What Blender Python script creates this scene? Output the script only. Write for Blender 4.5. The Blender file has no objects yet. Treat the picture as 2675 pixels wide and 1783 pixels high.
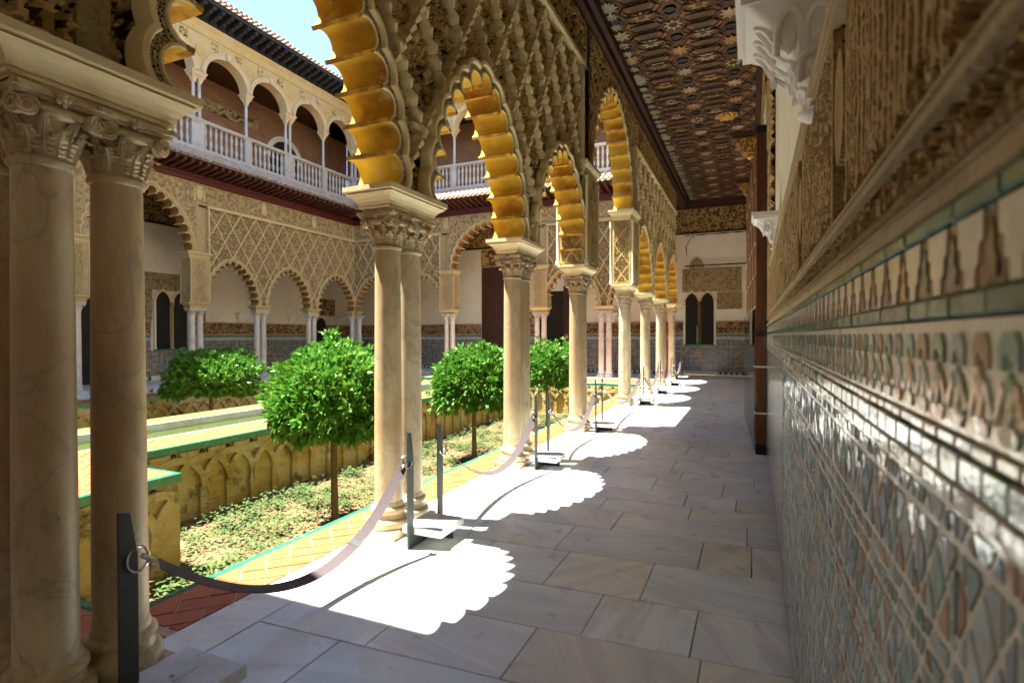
import bpy, math, random
import numpy as np
from mathutils import Vector, Matrix, Quaternion
random.seed(7); RNG=np.random.default_rng(7)
SC=bpy.context.scene; COL=SC.collection
PI=math.pi; rad=math.radians
# ------------------------------------------------------------------ camera
CAMH=1.41
cam=bpy.data.cameras.new('camera'); co=bpy.data.objects.new('camera',cam); COL.objects.link(co)
yaw,pit,rol=rad(23.685),rad(-0.57),rad(-0.11)
fw=Vector((-math.sin(yaw)*math.cos(pit),math.cos(yaw)*math.cos(pit),math.sin(pit)))
rt=Vector((math.cos(yaw),math.sin(yaw),0)); up=rt.cross(fw)
r2=rt*math.cos(rol)+up*math.sin(rol); u2=-rt*math.sin(rol)+up*math.cos(rol)
co.matrix_world=Matrix(((r2.x,u2.x,-fw.x,0),(r2.y,u2.y,-fw.y,0),(r2.z,u2.z,-fw.z,CAMH),(0,0,0,1)))
cam.sensor_width=36; cam.lens=19.256; cam.clip_start=.03; cam.clip_end=500
cam.dof.use_dof=True; cam.dof.focus_distance=4.2; cam.dof.aperture_fstop=4.0
SC.camera=co
# ------------------------------------------------------------------ world, sun, exposure
SUN_EL,SUN_AZ=70.0,18.0
w=bpy.data.worlds.new('World'); SC.world=w; w.use_nodes=True
nt=w.node_tree; sky=nt.nodes.new('ShaderNodeTexSky'); sky.sky_type='NISHITA'; sky.sun_disc=False
sky.sun_elevation=rad(SUN_EL); sky.sun_rotation=rad(-108); sky.air_density=.42; sky.dust_density=.1; sky.ozone_density=.8
nt.links.new(sky.outputs[0],nt.nodes['Background'].inputs[0]); nt.nodes['Background'].inputs[1].default_value=.055
sl=bpy.data.lights.new('sun','SUN'); so=bpy.data.objects.new('sun',sl); COL.objects.link(so)
sl.energy=2.0; sl.angle=rad(.53); sl.color=(1,.98,.86)
LD=Vector((math.cos(rad(SUN_EL))*math.cos(rad(SUN_AZ)),math.cos(rad(SUN_EL))*math.sin(rad(SUN_AZ)),-math.sin(rad(SUN_EL))))
so.rotation_euler=LD.to_track_quat('-Z','Y').to_euler(); so.location=(-20,-6,40)
SC.view_settings.view_transform='Standard'; SC.view_settings.look='None'; SC.view_settings.gamma=1
SC.view_settings.use_curve_mapping=False; SC.view_settings.exposure=4.05
SC.cycles.max_bounces=10; SC.cycles.diffuse_bounces=7; SC.cycles.glossy_bounces=4; SC.cycles.transmission_bounces=6
SC.cycles.caustics_reflective=False; SC.cycles.caustics_refractive=False
# ------------------------------------------------------------------ materials
MATS={}
class NB:
    """tiny node-graph builder"""
    def __init__(s,name):
        m=bpy.data.materials.new(name); m.use_nodes=True; s.m=m; s.t=m.node_tree; s.b=s.t.nodes['Principled BSDF']; MATS[name]=m
        g=s.t.nodes.new('ShaderNodeNewGeometry'); s.pos=g.outputs['Position']
    def L(s,a,b): s.t.links.new(a,b)
    def n(s,typ,**k):
        x=s.t.nodes.new('ShaderNode'+typ)
        for a,v in k.items(): setattr(x,a,v)
        return x
    def inp(s,node,i,v):
        if v is None: return
        if hasattr(v,'is_output') or hasattr(v,'links'): s.L(v,node.inputs[i])
        else: node.inputs[i].default_value=v
    def math(s,op,a,b=None,c=None):
        x=s.n('Math',operation=op); s.inp(x,0,a); s.inp(x,1,b); s.inp(x,2,c); return x.outputs[0]
    def vmul(s,v,f):
        x=s.n('VectorMath',operation='MULTIPLY'); s.inp(x,0,v); s.inp(x,1,f); return x.outputs[0]
    def noise(s,scale,detail=4,rough=.55,vec=None,dist=0):
        x=s.n('TexNoise'); s.L(vec or s.pos,x.inputs['Vector']); x.inputs['Scale'].default_value=scale; x.inputs['Detail'].default_value=detail; x.inputs['Roughness'].default_value=rough; x.inputs['Distortion'].default_value=dist
        return x.outputs[0]
    def vor(s,scale,vec=None,feature='F1',out=0):
        x=s.n('TexVoronoi',feature=feature); s.L(vec or s.pos,x.inputs['Vector']); x.inputs['Scale'].default_value=scale; return x.outputs[out]
    def ramp(s,v,stops):
        x=s.n('ValToRGB'); e=x.color_ramp.elements
        while len(e)<len(stops): e.new(.5)
        for i,(p,c) in enumerate(stops):
            e[i].position=p; e[i].color=(c[0],c[1],c[2],1) if not isinstance(c,(int,float)) else (c,c,c,1)
        s.L(v,x.inputs[0]); return x.outputs[0]
    def mix(s,f,a,b,mode='MIX'):
        x=s.n('MixRGB',blend_type=mode); s.inp(x,0,f)
        for i,v in ((1,a),(2,b)):
            if isinstance(v,tuple): x.inputs[i].default_value=(v[0],v[1],v[2],1)
            else: s.L(v,x.inputs[i])
        return x.outputs[0]
    def bump(s,h,strength,dist=.01):
        x=s.n('Bump'); x.inputs['Strength'].default_value=strength; x.inputs['Distance'].default_value=dist; s.L(h,x.inputs['Height']); s.L(x.outputs[0],s.b.inputs['Normal'])
    def rnd(s):
        return s.n('ObjectInfo').outputs['Random']
    def xyz(s,v=None):
        x=s.n('SeparateXYZ'); s.L(v or s.pos,x.inputs[0]); return x.outputs
    def fin(s,col,rough=.7,spec=None,metal=0):
        s.inp(s.b,'Base Color',col if not isinstance(col,tuple) else (*col,1)); s.inp(s.b,'Roughness',rough)
        if metal: s.b.inputs['Metallic'].default_value=metal
        if spec is not None: s.b.inputs['Specular IOR Level'].default_value=spec
        return s.m
def simple(name,c1,c2=None,scale=6,rough=.7,bump=0,bscale=40,spec=.3,metal=0,stain=None,sscale=1.5,slo=.5,shi=.75):
    b=NB(name); c2=c2 or tuple(x*.75 for x in c1)
    col=b.mix(b.ramp(b.noise(scale,6,.6),[(.3,0),(.7,1)]),c1,c2)
    if stain: col=b.mix(b.ramp(b.noise(sscale,7,.65),[(slo,0),(shi,1)]),col,stain)
    if bump: b.bump(b.noise(bscale,5,.6),bump,.01)
    return b.fin(col,rough,spec,metal)
# marbles
def marble_col():
    b=NB('weathered_marble'); p=b.vmul(b.pos,(1,1,.35))
    streak=b.noise(9,7,.65,vec=p,dist=.6); vein=b.ramp(b.math('ABSOLUTE',b.math('SUBTRACT',b.noise(2.2,5,.55,dist=1.6),.5)),[(0,1),(.03,0)])
    c=b.mix(b.ramp(streak,[(.35,0),(.68,1)]),(.75,.66,.46),(.50,.37,.18))
    c=b.mix(b.ramp(b.noise(1.6,6,.6,vec=p),[(.36,0),(.60,.95)]),c,(.34,.21,.075))
    c=b.mix(b.math('MULTIPLY',b.rnd(),.22),c,(.62,.60,.53))
    c=b.mix(b.math('MULTIPLY',vein,.42),c,(.20,.19,.17))
    c=b.mix(b.ramp(b.noise(42,3,.7),[(.66,0),(.72,.7)]),c,(.16,.11,.06))
    b.bump(b.noise(60,5,.6),.12,.004); return b.fin(c,.42,.4)
marble_col()
def marble_floor():
    b=NB('floor_marble'); r=b.rnd()
    rot=b.n('VectorRotate',rotation_type='Z_AXIS'); b.L(b.pos,rot.inputs['Vector']); b.L(b.math('MULTIPLY',r,6.3),rot.inputs['Angle'])
    off=b.n('VectorMath',operation='ADD'); b.L(rot.outputs[0],off.inputs[0]); cmb=b.n('CombineXYZ'); b.L(b.math('MULTIPLY',r,37.),cmb.inputs[0]); b.L(b.math('MULTIPLY',r,91.),cmb.inputs[1]); b.L(cmb.outputs[0],off.inputs[1])
    p=b.vmul(off.outputs[0],(1,.16,1))
    v=b.noise(4.5,7,.62,vec=p,dist=1.2)
    base=b.ramp(r,[(0,(.82,.85,.86)),(.22,(.68,.74,.78)),(.42,(.80,.83,.84)),(.6,(.80,.77,.67)),(.8,(.74,.79,.82)),(1,(.72,.66,.54))])
    c=b.mix(b.ramp(v,[(.45,0),(.62,.55),(.7,.2)]),base,(.47,.50,.54))
    c=b.mix(b.ramp(b.noise(2.1,6,.6,vec=off.outputs[0]),[(.56,0),(.72,.5)]),c,(.50,.37,.2))
    c=b.mix(b.ramp(b.noise(14,4,.7),[(.68,0),(.74,.6)]),c,(.25,.22,.18))
    c=b.mix(b.ramp(b.noise(.9,7,.7),[(.50,0),(.72,.25)]),c,(.46,.41,.33)); c=b.mix(b.ramp(b.noise(70,3,.8),[(.70,0),(.74,.5)]),c,(.22,.20,.17))
    b.bump(b.noise(30,5,.6),.08,.004)
    ro=b.ramp(b.noise(5,5,.6),[(.3,.24),(.7,.42)])
    return b.fin(c,ro,.5)
marble_floor()
simple('pale_marble',(.60,.585,.53),(.48,.465,.41),6,.5,.1,60,.4,stain=(.40,.36,.28),sscale=2.5,slo=.5,shi=.72)
simple('white_marble',(.72,.73,.74),(.55,.57,.60),5,.4,.05,50,.4,stain=(.40,.38,.33),sscale=3,slo=.52,shi=.8)
simple('balustrade_stone',(.46,.44,.39),(.36,.34,.30),5,.5,.1,50,.4,stain=(.32,.30,.26),sscale=3,slo=.5,shi=.75)
simple('grout',(.16,.12,.08),(.08,.06,.045),14,.9,.3,60)
# plasters / stuccos
def stucco(name,c1,c2,c3,scale=5,bs=55,bst=.6,dirt=(.20,.13,.06),rough=.85):
    b=NB(name); c=b.mix(b.ramp(b.noise(scale,7,.65),[(.3,0),(.7,1)]),c1,c2)
    c=b.mix(b.ramp(b.noise(scale*4,5,.7),[(.55,0),(.75,.7)]),c,c3)
    c=b.mix(b.ramp(b.noise(scale*.4,6,.6),[(.52,0),(.74,.6)]),c,dirt)
    d=b.vor(bs,feature='DISTANCE_TO_EDGE'); n=b.noise(bs*.7,5,.65,dist=1.5)
    b.bump(b.math('ADD',b.math('MULTIPLY',d,.7),n),bst,.02); return b.fin(c,rough,.2)
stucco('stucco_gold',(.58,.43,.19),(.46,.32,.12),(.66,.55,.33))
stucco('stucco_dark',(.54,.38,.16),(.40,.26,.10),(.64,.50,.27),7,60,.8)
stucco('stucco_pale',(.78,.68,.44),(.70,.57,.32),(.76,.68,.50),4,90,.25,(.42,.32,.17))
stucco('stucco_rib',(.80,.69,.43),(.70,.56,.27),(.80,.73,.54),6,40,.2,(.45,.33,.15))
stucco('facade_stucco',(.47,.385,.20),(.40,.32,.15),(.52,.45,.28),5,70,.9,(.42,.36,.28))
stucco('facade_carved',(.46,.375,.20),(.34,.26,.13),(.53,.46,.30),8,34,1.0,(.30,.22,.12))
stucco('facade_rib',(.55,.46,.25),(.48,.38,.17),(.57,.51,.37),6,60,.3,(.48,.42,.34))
stucco('frieze_brown',(.42,.29,.16),(.32,.21,.11),(.5,.37,.22),9,80,.5,(.2,.13,.06))
stucco('frieze_carved',(.50,.36,.18),(.36,.24,.10),(.60,.47,.27),9,80,.5,(.2,.13,.06))
stucco('frieze_mould',(.50,.40,.24),(.40,.30,.16),(.58,.52,.38),6,60,.4,(.17,.13,.08))
stucco('upper_stucco',(.52,.38,.17),(.47,.32,.10),(.54,.47,.34),4,60,.5,(.45,.42,.38))
stucco('upper_arch',(.54,.43,.25),(.50,.37,.17),(.56,.49,.36),4,60,.12,(.46,.42,.34))
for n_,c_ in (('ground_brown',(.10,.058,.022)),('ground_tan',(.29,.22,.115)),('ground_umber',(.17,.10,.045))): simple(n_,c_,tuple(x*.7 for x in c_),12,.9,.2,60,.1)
simple('white_plaster',(.80,.77,.65),(.74,.70,.57),2.5,.85,.08,30,.2,stain=(.55,.49,.38),sscale=1.2,slo=.55,shi=.85)
simple('white_corbel',(.80,.79,.76),(.74,.73,.69),5,.6,.05,60,.3)
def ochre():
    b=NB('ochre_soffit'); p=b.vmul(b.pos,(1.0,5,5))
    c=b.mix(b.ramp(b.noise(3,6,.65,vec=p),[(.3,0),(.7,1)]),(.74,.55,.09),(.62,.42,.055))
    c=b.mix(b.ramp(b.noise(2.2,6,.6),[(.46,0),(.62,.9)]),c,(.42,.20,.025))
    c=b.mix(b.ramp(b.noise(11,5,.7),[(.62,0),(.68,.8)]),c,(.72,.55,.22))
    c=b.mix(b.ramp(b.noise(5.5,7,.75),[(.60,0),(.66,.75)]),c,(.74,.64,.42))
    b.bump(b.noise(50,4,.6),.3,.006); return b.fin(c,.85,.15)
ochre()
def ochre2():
    b=NB('ochre_shaded'); c=b.mix(b.ramp(b.noise(4,6,.65),[(.3,0),(.7,1)]),(.36,.21,.08),(.25,.13,.045)); b.bump(b.noise(50,4,.6),.15,.005); return b.fin(c,.75,.2)  # ochre with the shade of the far soffits put into the colour
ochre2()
def lip():
    b=NB('ochre_lip'); c=b.mix(b.ramp(b.noise(9,5,.7),[(.44,0),(.56,1)]),(.68,.40,.05),(.36,.19,.04)); b.bump(b.noise(40,5,.6),.4,.006); return b.fin(c,.75,.2)
lip()
def patterned():
    b=NB('patterned_band'); x=b.xyz(); 
    wv=b.vor(70,feature='DISTANCE_TO_EDGE'); k=b.ramp(wv,[(.05,1),(.16,0)])
    c=b.mix(k,(.085,.05,.02),(.60,.50,.30)); b.bump(wv,.8,.01); return b.fin(c,.8,.2)
patterned()
# terracotta, glazes, brick
def terra():
    b=NB('terracotta'); r=b.rnd(); base=b.ramp(r,[(0,(.36,.088,.028)),(.4,(.30,.07,.024)),(.7,(.41,.11,.03)),(1,(.33,.08,.03))])
    c=b.mix(b.ramp(b.noise(13,6,.65),[(.35,0),(.7,.7)]),base,(.42,.135,.04)); c=b.mix(b.ramp(b.noise(5,6,.6),[(.58,0),(.78,.6)]),c,(.36,.15,.08))
    b.bump(b.noise(60,5,.6),.15,.004); return b.fin(c,.6,.3)
terra()
simple('tile_mortar',(.50,.38,.26),(.40,.28,.18),20,.9,.2)
simple('green_glaze',(.02,.17,.095),(.035,.22,.13),16,.22,.15,30,.5,stain=(.10,.26,.18),sscale=8,slo=.58,shi=.7)
simple('dark_glaze',(.02,.035,.03),(.04,.06,.05),9,.25,.1,30,.5)
def gwall():
    b=NB('garden_wall'); p=b.vmul(b.pos,(.5,.5,5.5))
    c=b.mix(b.ramp(b.noise(4,6,.65,vec=p),[(.35,0),(.65,1)]),(.50,.37,.13),(.40,.28,.085))
    c=b.mix(b.ramp(b.noise(1.6,6,.6),[(.42,0),(.6,1)]),c,(.52,.44,.24))
    c=b.mix(b.ramp(b.noise(2.6,8,.72,dist=.6),[(.53,0),(.66,.9)]),c,(.07,.055,.025))
    b.bump(b.noise(6,7,.7,vec=p),.9,.03); return b.fin(c,.95,.1)
gwall()
def brick():
    b=NB('old_brick'); x=b.n('TexBrick'); xs=b.xyz(); cm=b.n('CombineXYZ'); b.L(b.math('ADD',xs[0],xs[1]),cm.inputs[0]); b.L(xs[2],cm.inputs[1]); b.L(cm.outputs[0],x.inputs['Vector'])
    x.inputs['Scale'].default_value=1; x.inputs['Brick Width'].default_value=.28; x.inputs['Row Height'].default_value=.06; x.inputs['Mortar Size'].default_value=.008
    x.inputs['Color1'].default_value=(.34,.15,.075,1); x.inputs['Color2'].default_value=(.24,.10,.05,1); x.inputs['Mortar'].default_value=(.36,.27,.17,1)
    c=b.mix(b.ramp(b.noise(2,6,.6),[(.5,0),(.75,.6)]),x.outputs[0],(.18,.10,.06)); b.bump(x.outputs[1],-.5,.01); return b.fin(c,.95,.1)
brick()
# alicatado: straps on four line families, coloured cells
def mosaic(name,uax,pitch,cols,strap=(.40,.38,.30),wd=.10,rough=.16):
    b=NB(name); xs=b.xyz(); u=xs[uax]; z=xs[2]
    us=b.math('DIVIDE',u,pitch); zs=b.math('DIVIDE',z,pitch)
    def fam(e,off):
        f=b.math('FRACT',b.math('ADD',e,off)); return b.math('ABSOLUTE',b.math('SUBTRACT',f,.5))
    ds=[fam(us,.32),fam(us,.68),fam(zs,.32),fam(zs,.68)]
    s=b.math('ADD',us,zs); d=b.math('SUBTRACT',us,zs)
    ds+=[fam(s,.25),fam(s,.75),fam(d,.25),fam(d,.75)]
    m=ds[0]
    for q in ds[1:]: m=b.math('MINIMUM',m,q)
    k=b.math('LESS_THAN',m,wd*.5)
    cm=b.n('CombineXYZ'); b.L(b.math('FLOOR',b.math('ADD',b.math('MULTIPLY',us,2),.5)),cm.inputs[0]); b.L(b.math('FLOOR',b.math('ADD',b.math('MULTIPLY',zs,2),.5)),cm.inputs[1])
    wn=b.n('TexWhiteNoise'); b.L(cm.outputs[0],wn.inputs['Vector'])
    big=b.noise(1.1,2,.5)
    v=b.math('ADD',b.math('MULTIPLY',wn.outputs[0],.75),b.math('MULTIPLY',big,.45))
    c=b.ramp(b.math('MULTIPLY',v,.9),cols); 
    c=b.mix(k,c,strap); b.bump(b.math('SUBTRACT',b.noise(25,3,.6),b.math('MULTIPLY',k,.3)),.12,.006)
    return b.fin(c,rough,.5)
MC=[(0,(.02,.025,.03)),(.22,(.03,.07,.16)),(.38,(.02,.10,.06)),(.50,(.05,.12,.25)),(.60,(.45,.20,.04)),(.72,(.03,.04,.06)),(.85,(.10,.16,.22)),(1,(.02,.11,.07))]
for q in MATS: pass
mosaic('mosaic_y',1,.17,MC,wd=.055); mosaic('mosaic_x',0,.17,MC,wd=.055)
for n,c in (('tile_blue',(.30,.40,.50)),('tile_teal',(.26,.43,.42)),('tile_green',(.18,.34,.20)),('tile_brown',(.42,.25,.13)),('tile_black',(.16,.18,.17)),('tile_greyblue',(.50,.59,.63)),('tile_white',(.80,.77,.65)),('tile_rail',(.10,.24,.16)),('tile_amber',(.58,.36,.12))):
    simple(n,c,tuple(x*.7+.02 for x in c),30,.09,.25,14,.6,stain=tuple(min(1,x*1.5+.05) for x in c),sscale=12,slo=.5,shi=.75)
simple('tile_strap',(.85,.83,.74),(.74,.71,.60),22,.12,.2,16,.6,stain=(.46,.40,.28),sscale=9,slo=.58,shi=.72)
simple('tile_luster',(.17,.10,.05),(.09,.055,.03),14,.12,.25,16,.5,stain=(.34,.20,.08),sscale=9,slo=.55,shi=.7)
# wood, metal and the rest
def wood(name,c1,c2,rough=.6,stretch=(8,8,.7)):
    b=NB(name); c=b.mix(b.ramp(b.noise(5,6,.6,vec=b.vmul(b.pos,stretch)),[(.3,0),(.7,1)]),c1,c2); b.bump(b.noise(9,5,.6,vec=b.vmul(b.pos,stretch)),.25,.005); return b.fin(c,rough,.3)
wood('dark_wood',(.085,.035,.018),(.04,.016,.009)); wood('post_wood',(.17,.06,.025),(.09,.03,.014),.45)
wood('red_wood',(.10,.017,.013),(.055,.010,.009),.6,(3,3,3)); wood('rafter_wood',(.095,.036,.022),(.05,.018,.013),.7,(3,3,3)); wood('black_wood',(.03,.028,.03),(.016,.015,.017),.7,(3,3,3))
wood('ceiling_wood',(.125,.068,.034),(.075,.038,.02),.6,(4,1,1)); wood('carved_wood',(.30,.15,.035),(.14,.06,.018),.5,(6,6,6))
simple('star_pale',(.50,.40,.24),(.32,.23,.11),26,.6,.3,60); simple('star_gold',(.45,.29,.10),(.27,.15,.05),26,.5,.3,60); simple('star_blue',(.40,.36,.26),(.22,.20,.14),26,.6,.3,60)
simple('lozenge_red',(.24,.10,.05),(.14,.055,.03),20,.6); simple('lozenge_dark',(.018,.02,.018),(.03,.025,.02),20,.5); simple('thin_line',(.45,.22,.10),None,20,.6); simple('gilding',(.62,.38,.09),(.42,.22,.04),18,.32,.2,30,.6,metal=.35)
simple('steel_dark',(.045,.055,.055),(.035,.04,.04),30,.5,.05,80,.4); simple('ring_metal',(.72,.72,.72),None,30,.2,metal=1); simple('iron',(.02,.017,.015),(.035,.025,.02),30,.7,.3,60)
simple('strap_fabric',(.105,.083,.09),(.085,.067,.072),60,.9,.25,220,.1)
simple('lettering',(.30,.27,.27),None,30,.6)
def tileroof():
    b=NB('roof_clay'); r=b.noise(3,4,.6); c=b.mix(b.ramp(b.noise(9,6,.7),[(.35,0),(.65,1)]),(.55,.40,.27),(.36,.22,.14)); c=b.mix(b.ramp(r,[(.45,0),(.65,.8)]),c,(.50,.47,.42)); c=b.mix(b.ramp(b.noise(21,4,.7),[(.62,0),(.7,.8)]),c,(.09,.08,.06)); b.bump(b.noise(40,5,.6),.3,.01); return b.fin(c,.9,.2)
tileroof()
simple('glazed_eave',(.40,.27,.10),(.10,.17,.12),16,.35,.2,30,.5,stain=(.55,.46,.26),sscale=13,slo=.5,shi=.6)
def leafm(name,c1,c2,c3,ro=.42):
    b=NB(name); r=b.noise(4,3,.6); c=b.mix(b.ramp(b.noise(38,2,.5),[(.35,0),(.65,1)]),c1,c2); c=b.mix(b.ramp(r,[(.5,0),(.75,.8)]),c,c3)
    b.fin(c,ro,.3 if ro<.5 else .2); t=b.n('BsdfTranslucent'); b.L(c,t.inputs[0]); mx=b.n('MixShader'); mx.inputs[0].default_value=.28
    b.L(b.b.outputs[0],mx.inputs[1]); b.L(t.outputs[0],mx.inputs[2]); b.L(mx.outputs[0],b.t.nodes['Material Output'].inputs[0])
leafm('orange_leaf',(.055,.18,.02),(.10,.27,.03),(.20,.34,.04)); leafm('cover_leaf',(.06,.11,.03),(.10,.145,.045),(.16,.17,.055),.8)
simple('bark',(.20,.13,.075),(.11,.075,.045),20,.9,.6,40); simple('soil',(.17,.115,.06),(.115,.075,.04),5,1,.8,30,.1,stain=(.21,.15,.08),sscale=9,slo=.5,shi=.7); simple('dry_litter',(.26,.17,.08),(.17,.10,.045),20,.9)
def water():
    b=NB('pool_water'); c=b.mix(b.noise(1.5,4,.6),(.055,.075,.012),(.04,.06,.012)); b.bump(b.noise(9,3,.5),.06,.02); return b.fin(c,.05,.5)
water()
def glass():
    b=NB('plexiglass'); b.fin((.9,.95,.93),.03); g=b.n('BsdfGlossy'); g.inputs['Roughness'].default_value=.02; t=b.n('BsdfTransparent'); t.inputs[0].default_value=(.93,.96,.95,1); mx=b.n('MixShader'); fr=b.n('Fresnel'); fr.inputs[0].default_value=1.5
    b.L(b.math('MULTIPLY',fr.outputs[0],.9),mx.inputs[0]); b.L(t.outputs[0],mx.inputs[1]); b.L(g.outputs[0],mx.inputs[2]); b.L(mx.outputs[0],b.t.nodes['Material Output'].inputs[0])
glass()
simple('dark_interior',(.03,.026,.022),(.02,.018,.015),3,.95); simple('window_green',(.10,.30,.05),(.22,.36,.06),14,.6)
for n,c in (('skin',(.55,.30,.20)),('hair_red',(.22,.065,.03)),('cloth_black',(.02,.02,.022)),('cloth_grey',(.30,.33,.38)),('cloth_rose',(.35,.14,.12)),('cap_grey',(.36,.40,.46)),('hair_brown',(.06,.035,.02))): simple(n,c,None,14,.8)
simple('wall_paint',(.80,.75,.64),(.72,.66,.54),2,.9,.1,30)
simple('sign_white',(.8,.8,.78),None,9,.5)
# ------------------------------------------------------------------ mesh helpers
class MB:
    def __init__(s): s.v=[]; s.f=[]; s.sm=False; s.g=None
    def add(s,vs,fs):
        o=len(s.v); s.v.extend(vs); s.f.extend([tuple(i+o for i in f) for f in fs]); return s
    def box(s,x0,x1,y0,y1,z0,z1,F=None):
        vs=[(x,y,z) for x in (x0,x1) for y in (y0,y1) for z in (z0,z1)]
        if F: vs=[F(*p) for p in vs]
        return s.add(vs,[(0,1,3,2),(4,6,7,5),(0,4,5,1),(2,3,7,6),(0,2,6,4),(1,5,7,3)])
    def cbox(s,x0,x1,y0,y1,z0,z1,c=.004,F=None):
        """box with chamfered top edges"""
        vs=[(x0,y0,z0),(x1,y0,z0),(x1,y1,z0),(x0,y1,z0),(x0,y0,z1-c),(x1,y0,z1-c),(x1,y1,z1-c),(x0,y1,z1-c),(x0+c,y0+c,z1),(x1-c,y0+c,z1),(x1-c,y1-c,z1),(x0+c,y1-c,z1)]
        if F: vs=[F(*p) for p in vs]
        return s.add(vs,[(0,1,5,4),(1,2,6,5),(2,3,7,6),(3,0,4,7),(4,5,9,8),(5,6,10,9),(6,7,11,10),(7,4,8,11),(8,9,10,11),(3,2,1,0)])
    def loops(s,rings,close=True,cap0=False,cap1=False):
        n=len(rings[0]); o=len(s.v)
        for r in rings: s.v.extend(r)
        m=n if close else n-1
        for i in range(len(rings)-1):
            for j in range(m):
                k=(j+1)%n; s.f.append((o+i*n+j,o+i*n+k,o+(i+1)*n+k,o+(i+1)*n+j))
        if cap0: s.f.append(tuple(o+j for j in range(n-1,-1,-1)))
        if cap1: s.f.append(tuple(o+(len(rings)-1)*n+j for j in range(n)))
        return s
    def lathe(s,prof,n=24,c=(0,0,0),cap=True):
        return s.loops([[(c[0]+r*math.cos(2*PI*j/n),c[1]+r*math.sin(2*PI*j/n),c[2]+z) for j in range(n)] for r,z in prof],True,cap,cap)
    def tube(s,pts,r,n=6,caps=True):
        P=[Vector(p) for p in pts]; rr=r if isinstance(r,(list,tuple)) else [r]*len(P); rings=[]; u=None
        for i,p in enumerate(P):
            t=(P[min(i+1,len(P)-1)]-P[max(i-1,0)]).normalized()
            if u is None: u=t.cross(Vector((0,0,1)) if abs(t.z)<.9 else Vector((1,0,0))).normalized()
            u=(u-t*u.dot(t)).normalized(); v=t.cross(u)
            rings.append([tuple(p+(u*math.cos(2*PI*j/n)+v*math.sin(2*PI*j/n))*rr[i]) for j in range(n)])
        return s.loops(rings,True,caps,caps)
    def prism(s,poly,F,v0,v1,back=True):
        n=len(poly); a=[F(p[0],v0,p[1]) for p in poly]; b=[F(p[0],v1,p[1]) for p in poly]; o=len(s.v); s.v.extend(a+b)
        s.f.append(tuple(o+n+i for i in range(n)))
        if back: s.f.append(tuple(o+i for i in range(n-1,-1,-1)))
        for i in range(n): k=(i+1)%n; s.f.append((o+i,o+k,o+n+k,o+n+i))
        return s
    def sphere(s,c,r,nu=8,nv=6,sc=(1,1,1)):
        rings=[[(c[0]+sc[0]*r*math.sin(PI*i/nv)*math.cos(2*PI*j/nu),c[1]+sc[1]*r*math.sin(PI*i/nv)*math.sin(2*PI*j/nu),c[2]+sc[2]*r*math.cos(PI*i/nv)) for j in range(nu)] for i in range(nv+1)]
        rings[0]=[(x+1e-5*k,y,z) for k,(x,y,z) in enumerate(rings[0])]
        return s.loops(rings)
    def grid(s,P):
        """P: numpy (nu,nv,3)"""
        nu,nv=P.shape[:2]; o=len(s.v); s.v.extend(map(tuple,P.reshape(-1,3).tolist()))
        s.f.extend([(o+i*nv+j,o+(i+1)*nv+j,o+(i+1)*nv+j+1,o+i*nv+j+1) for i in range(nu-1) for j in range(nv-1)])
        return s
    def build(s,name,mat,parent=None,smooth=False):
        L=parent_loc(parent); vs=s.v
        if L!=(0,0,0): vs=[(x-L[0],y-L[1],z-L[2]) for x,y,z in vs]
        if s.g is not None and not s.g.v: s.g=None
        me=bpy.data.meshes.new(name); me.from_pydata(vs,[],s.f); me.materials.append(MATS[mat])
        if smooth or s.sm:
            me.polygons.foreach_set('use_smooth',[True]*len(me.polygons)); 
            try: me.set_sharp_from_angle(angle=rad(38))
            except Exception: pass
        o=bpy.data.objects.new(name,me); COL.objects.link(o)
        if parent: o.parent=parent; o['_l']=0; del o['_l']
        LOCS[o.name]=L
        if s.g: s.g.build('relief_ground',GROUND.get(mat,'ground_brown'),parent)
        return o
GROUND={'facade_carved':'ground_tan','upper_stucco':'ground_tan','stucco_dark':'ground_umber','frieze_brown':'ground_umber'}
LOCS={}
def parent_loc(p): return LOCS.get(p.name,(0,0,0)) if p else (0,0,0)
def thing(name,label,cat,loc=(0,0,0),group=None):
    o=bpy.data.objects.new(name,None); COL.objects.link(o); o.location=loc; o.empty_display_size=.2; LOCS[o.name]=tuple(loc); tag(o,label,cat,group); return o
def tag(o,label=None,cat=None,group=None,kind=None):
    if label: o['label']=label
    if cat: o['category']=cat
    if group: o['group']=group
    if kind: o['kind']=kind
    return o
def inst(name,me,parent,loc,rotz=0,scale=None):
    """object sharing mesh data, loc given in world space, parent an Empty or mesh with known base"""
    o=bpy.data.objects.new(name,me); COL.objects.link(o); L=parent_loc(parent); o.location=(loc[0]-L[0],loc[1]-L[1],loc[2]-L[2])
    if rotz: o.rotation_euler=(0,0,rotz)
    if scale: o.scale=scale
    if parent: o.parent=parent
    LOCS[o.name]=tuple(loc); return o
def mesh(mb,mat,smooth=False):
    me=bpy.data.meshes.new('m'); me.from_pydata(mb.v,[],mb.f); me.materials.append(MATS[mat])
    if smooth:
        me.polygons.foreach_set('use_smooth',[True]*len(me.polygons))
        try: me.set_sharp_from_angle(angle=rad(40))
        except Exception: pass
    return me
def copytree(o,parent,loc,label=None,group=None,names=None):
    c=o.copy(); COL.objects.link(c); c.parent=parent; c.location=loc
    LOCS[c.name]=tuple(loc)
    if label: c['label']=label
    if group: c['group']=group
    def rec(src,dst):
        for ch in list(src.children):
            k=ch.copy(); COL.objects.link(k); k.parent=dst; rec(ch,k)
    rec(o,c); return c
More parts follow.
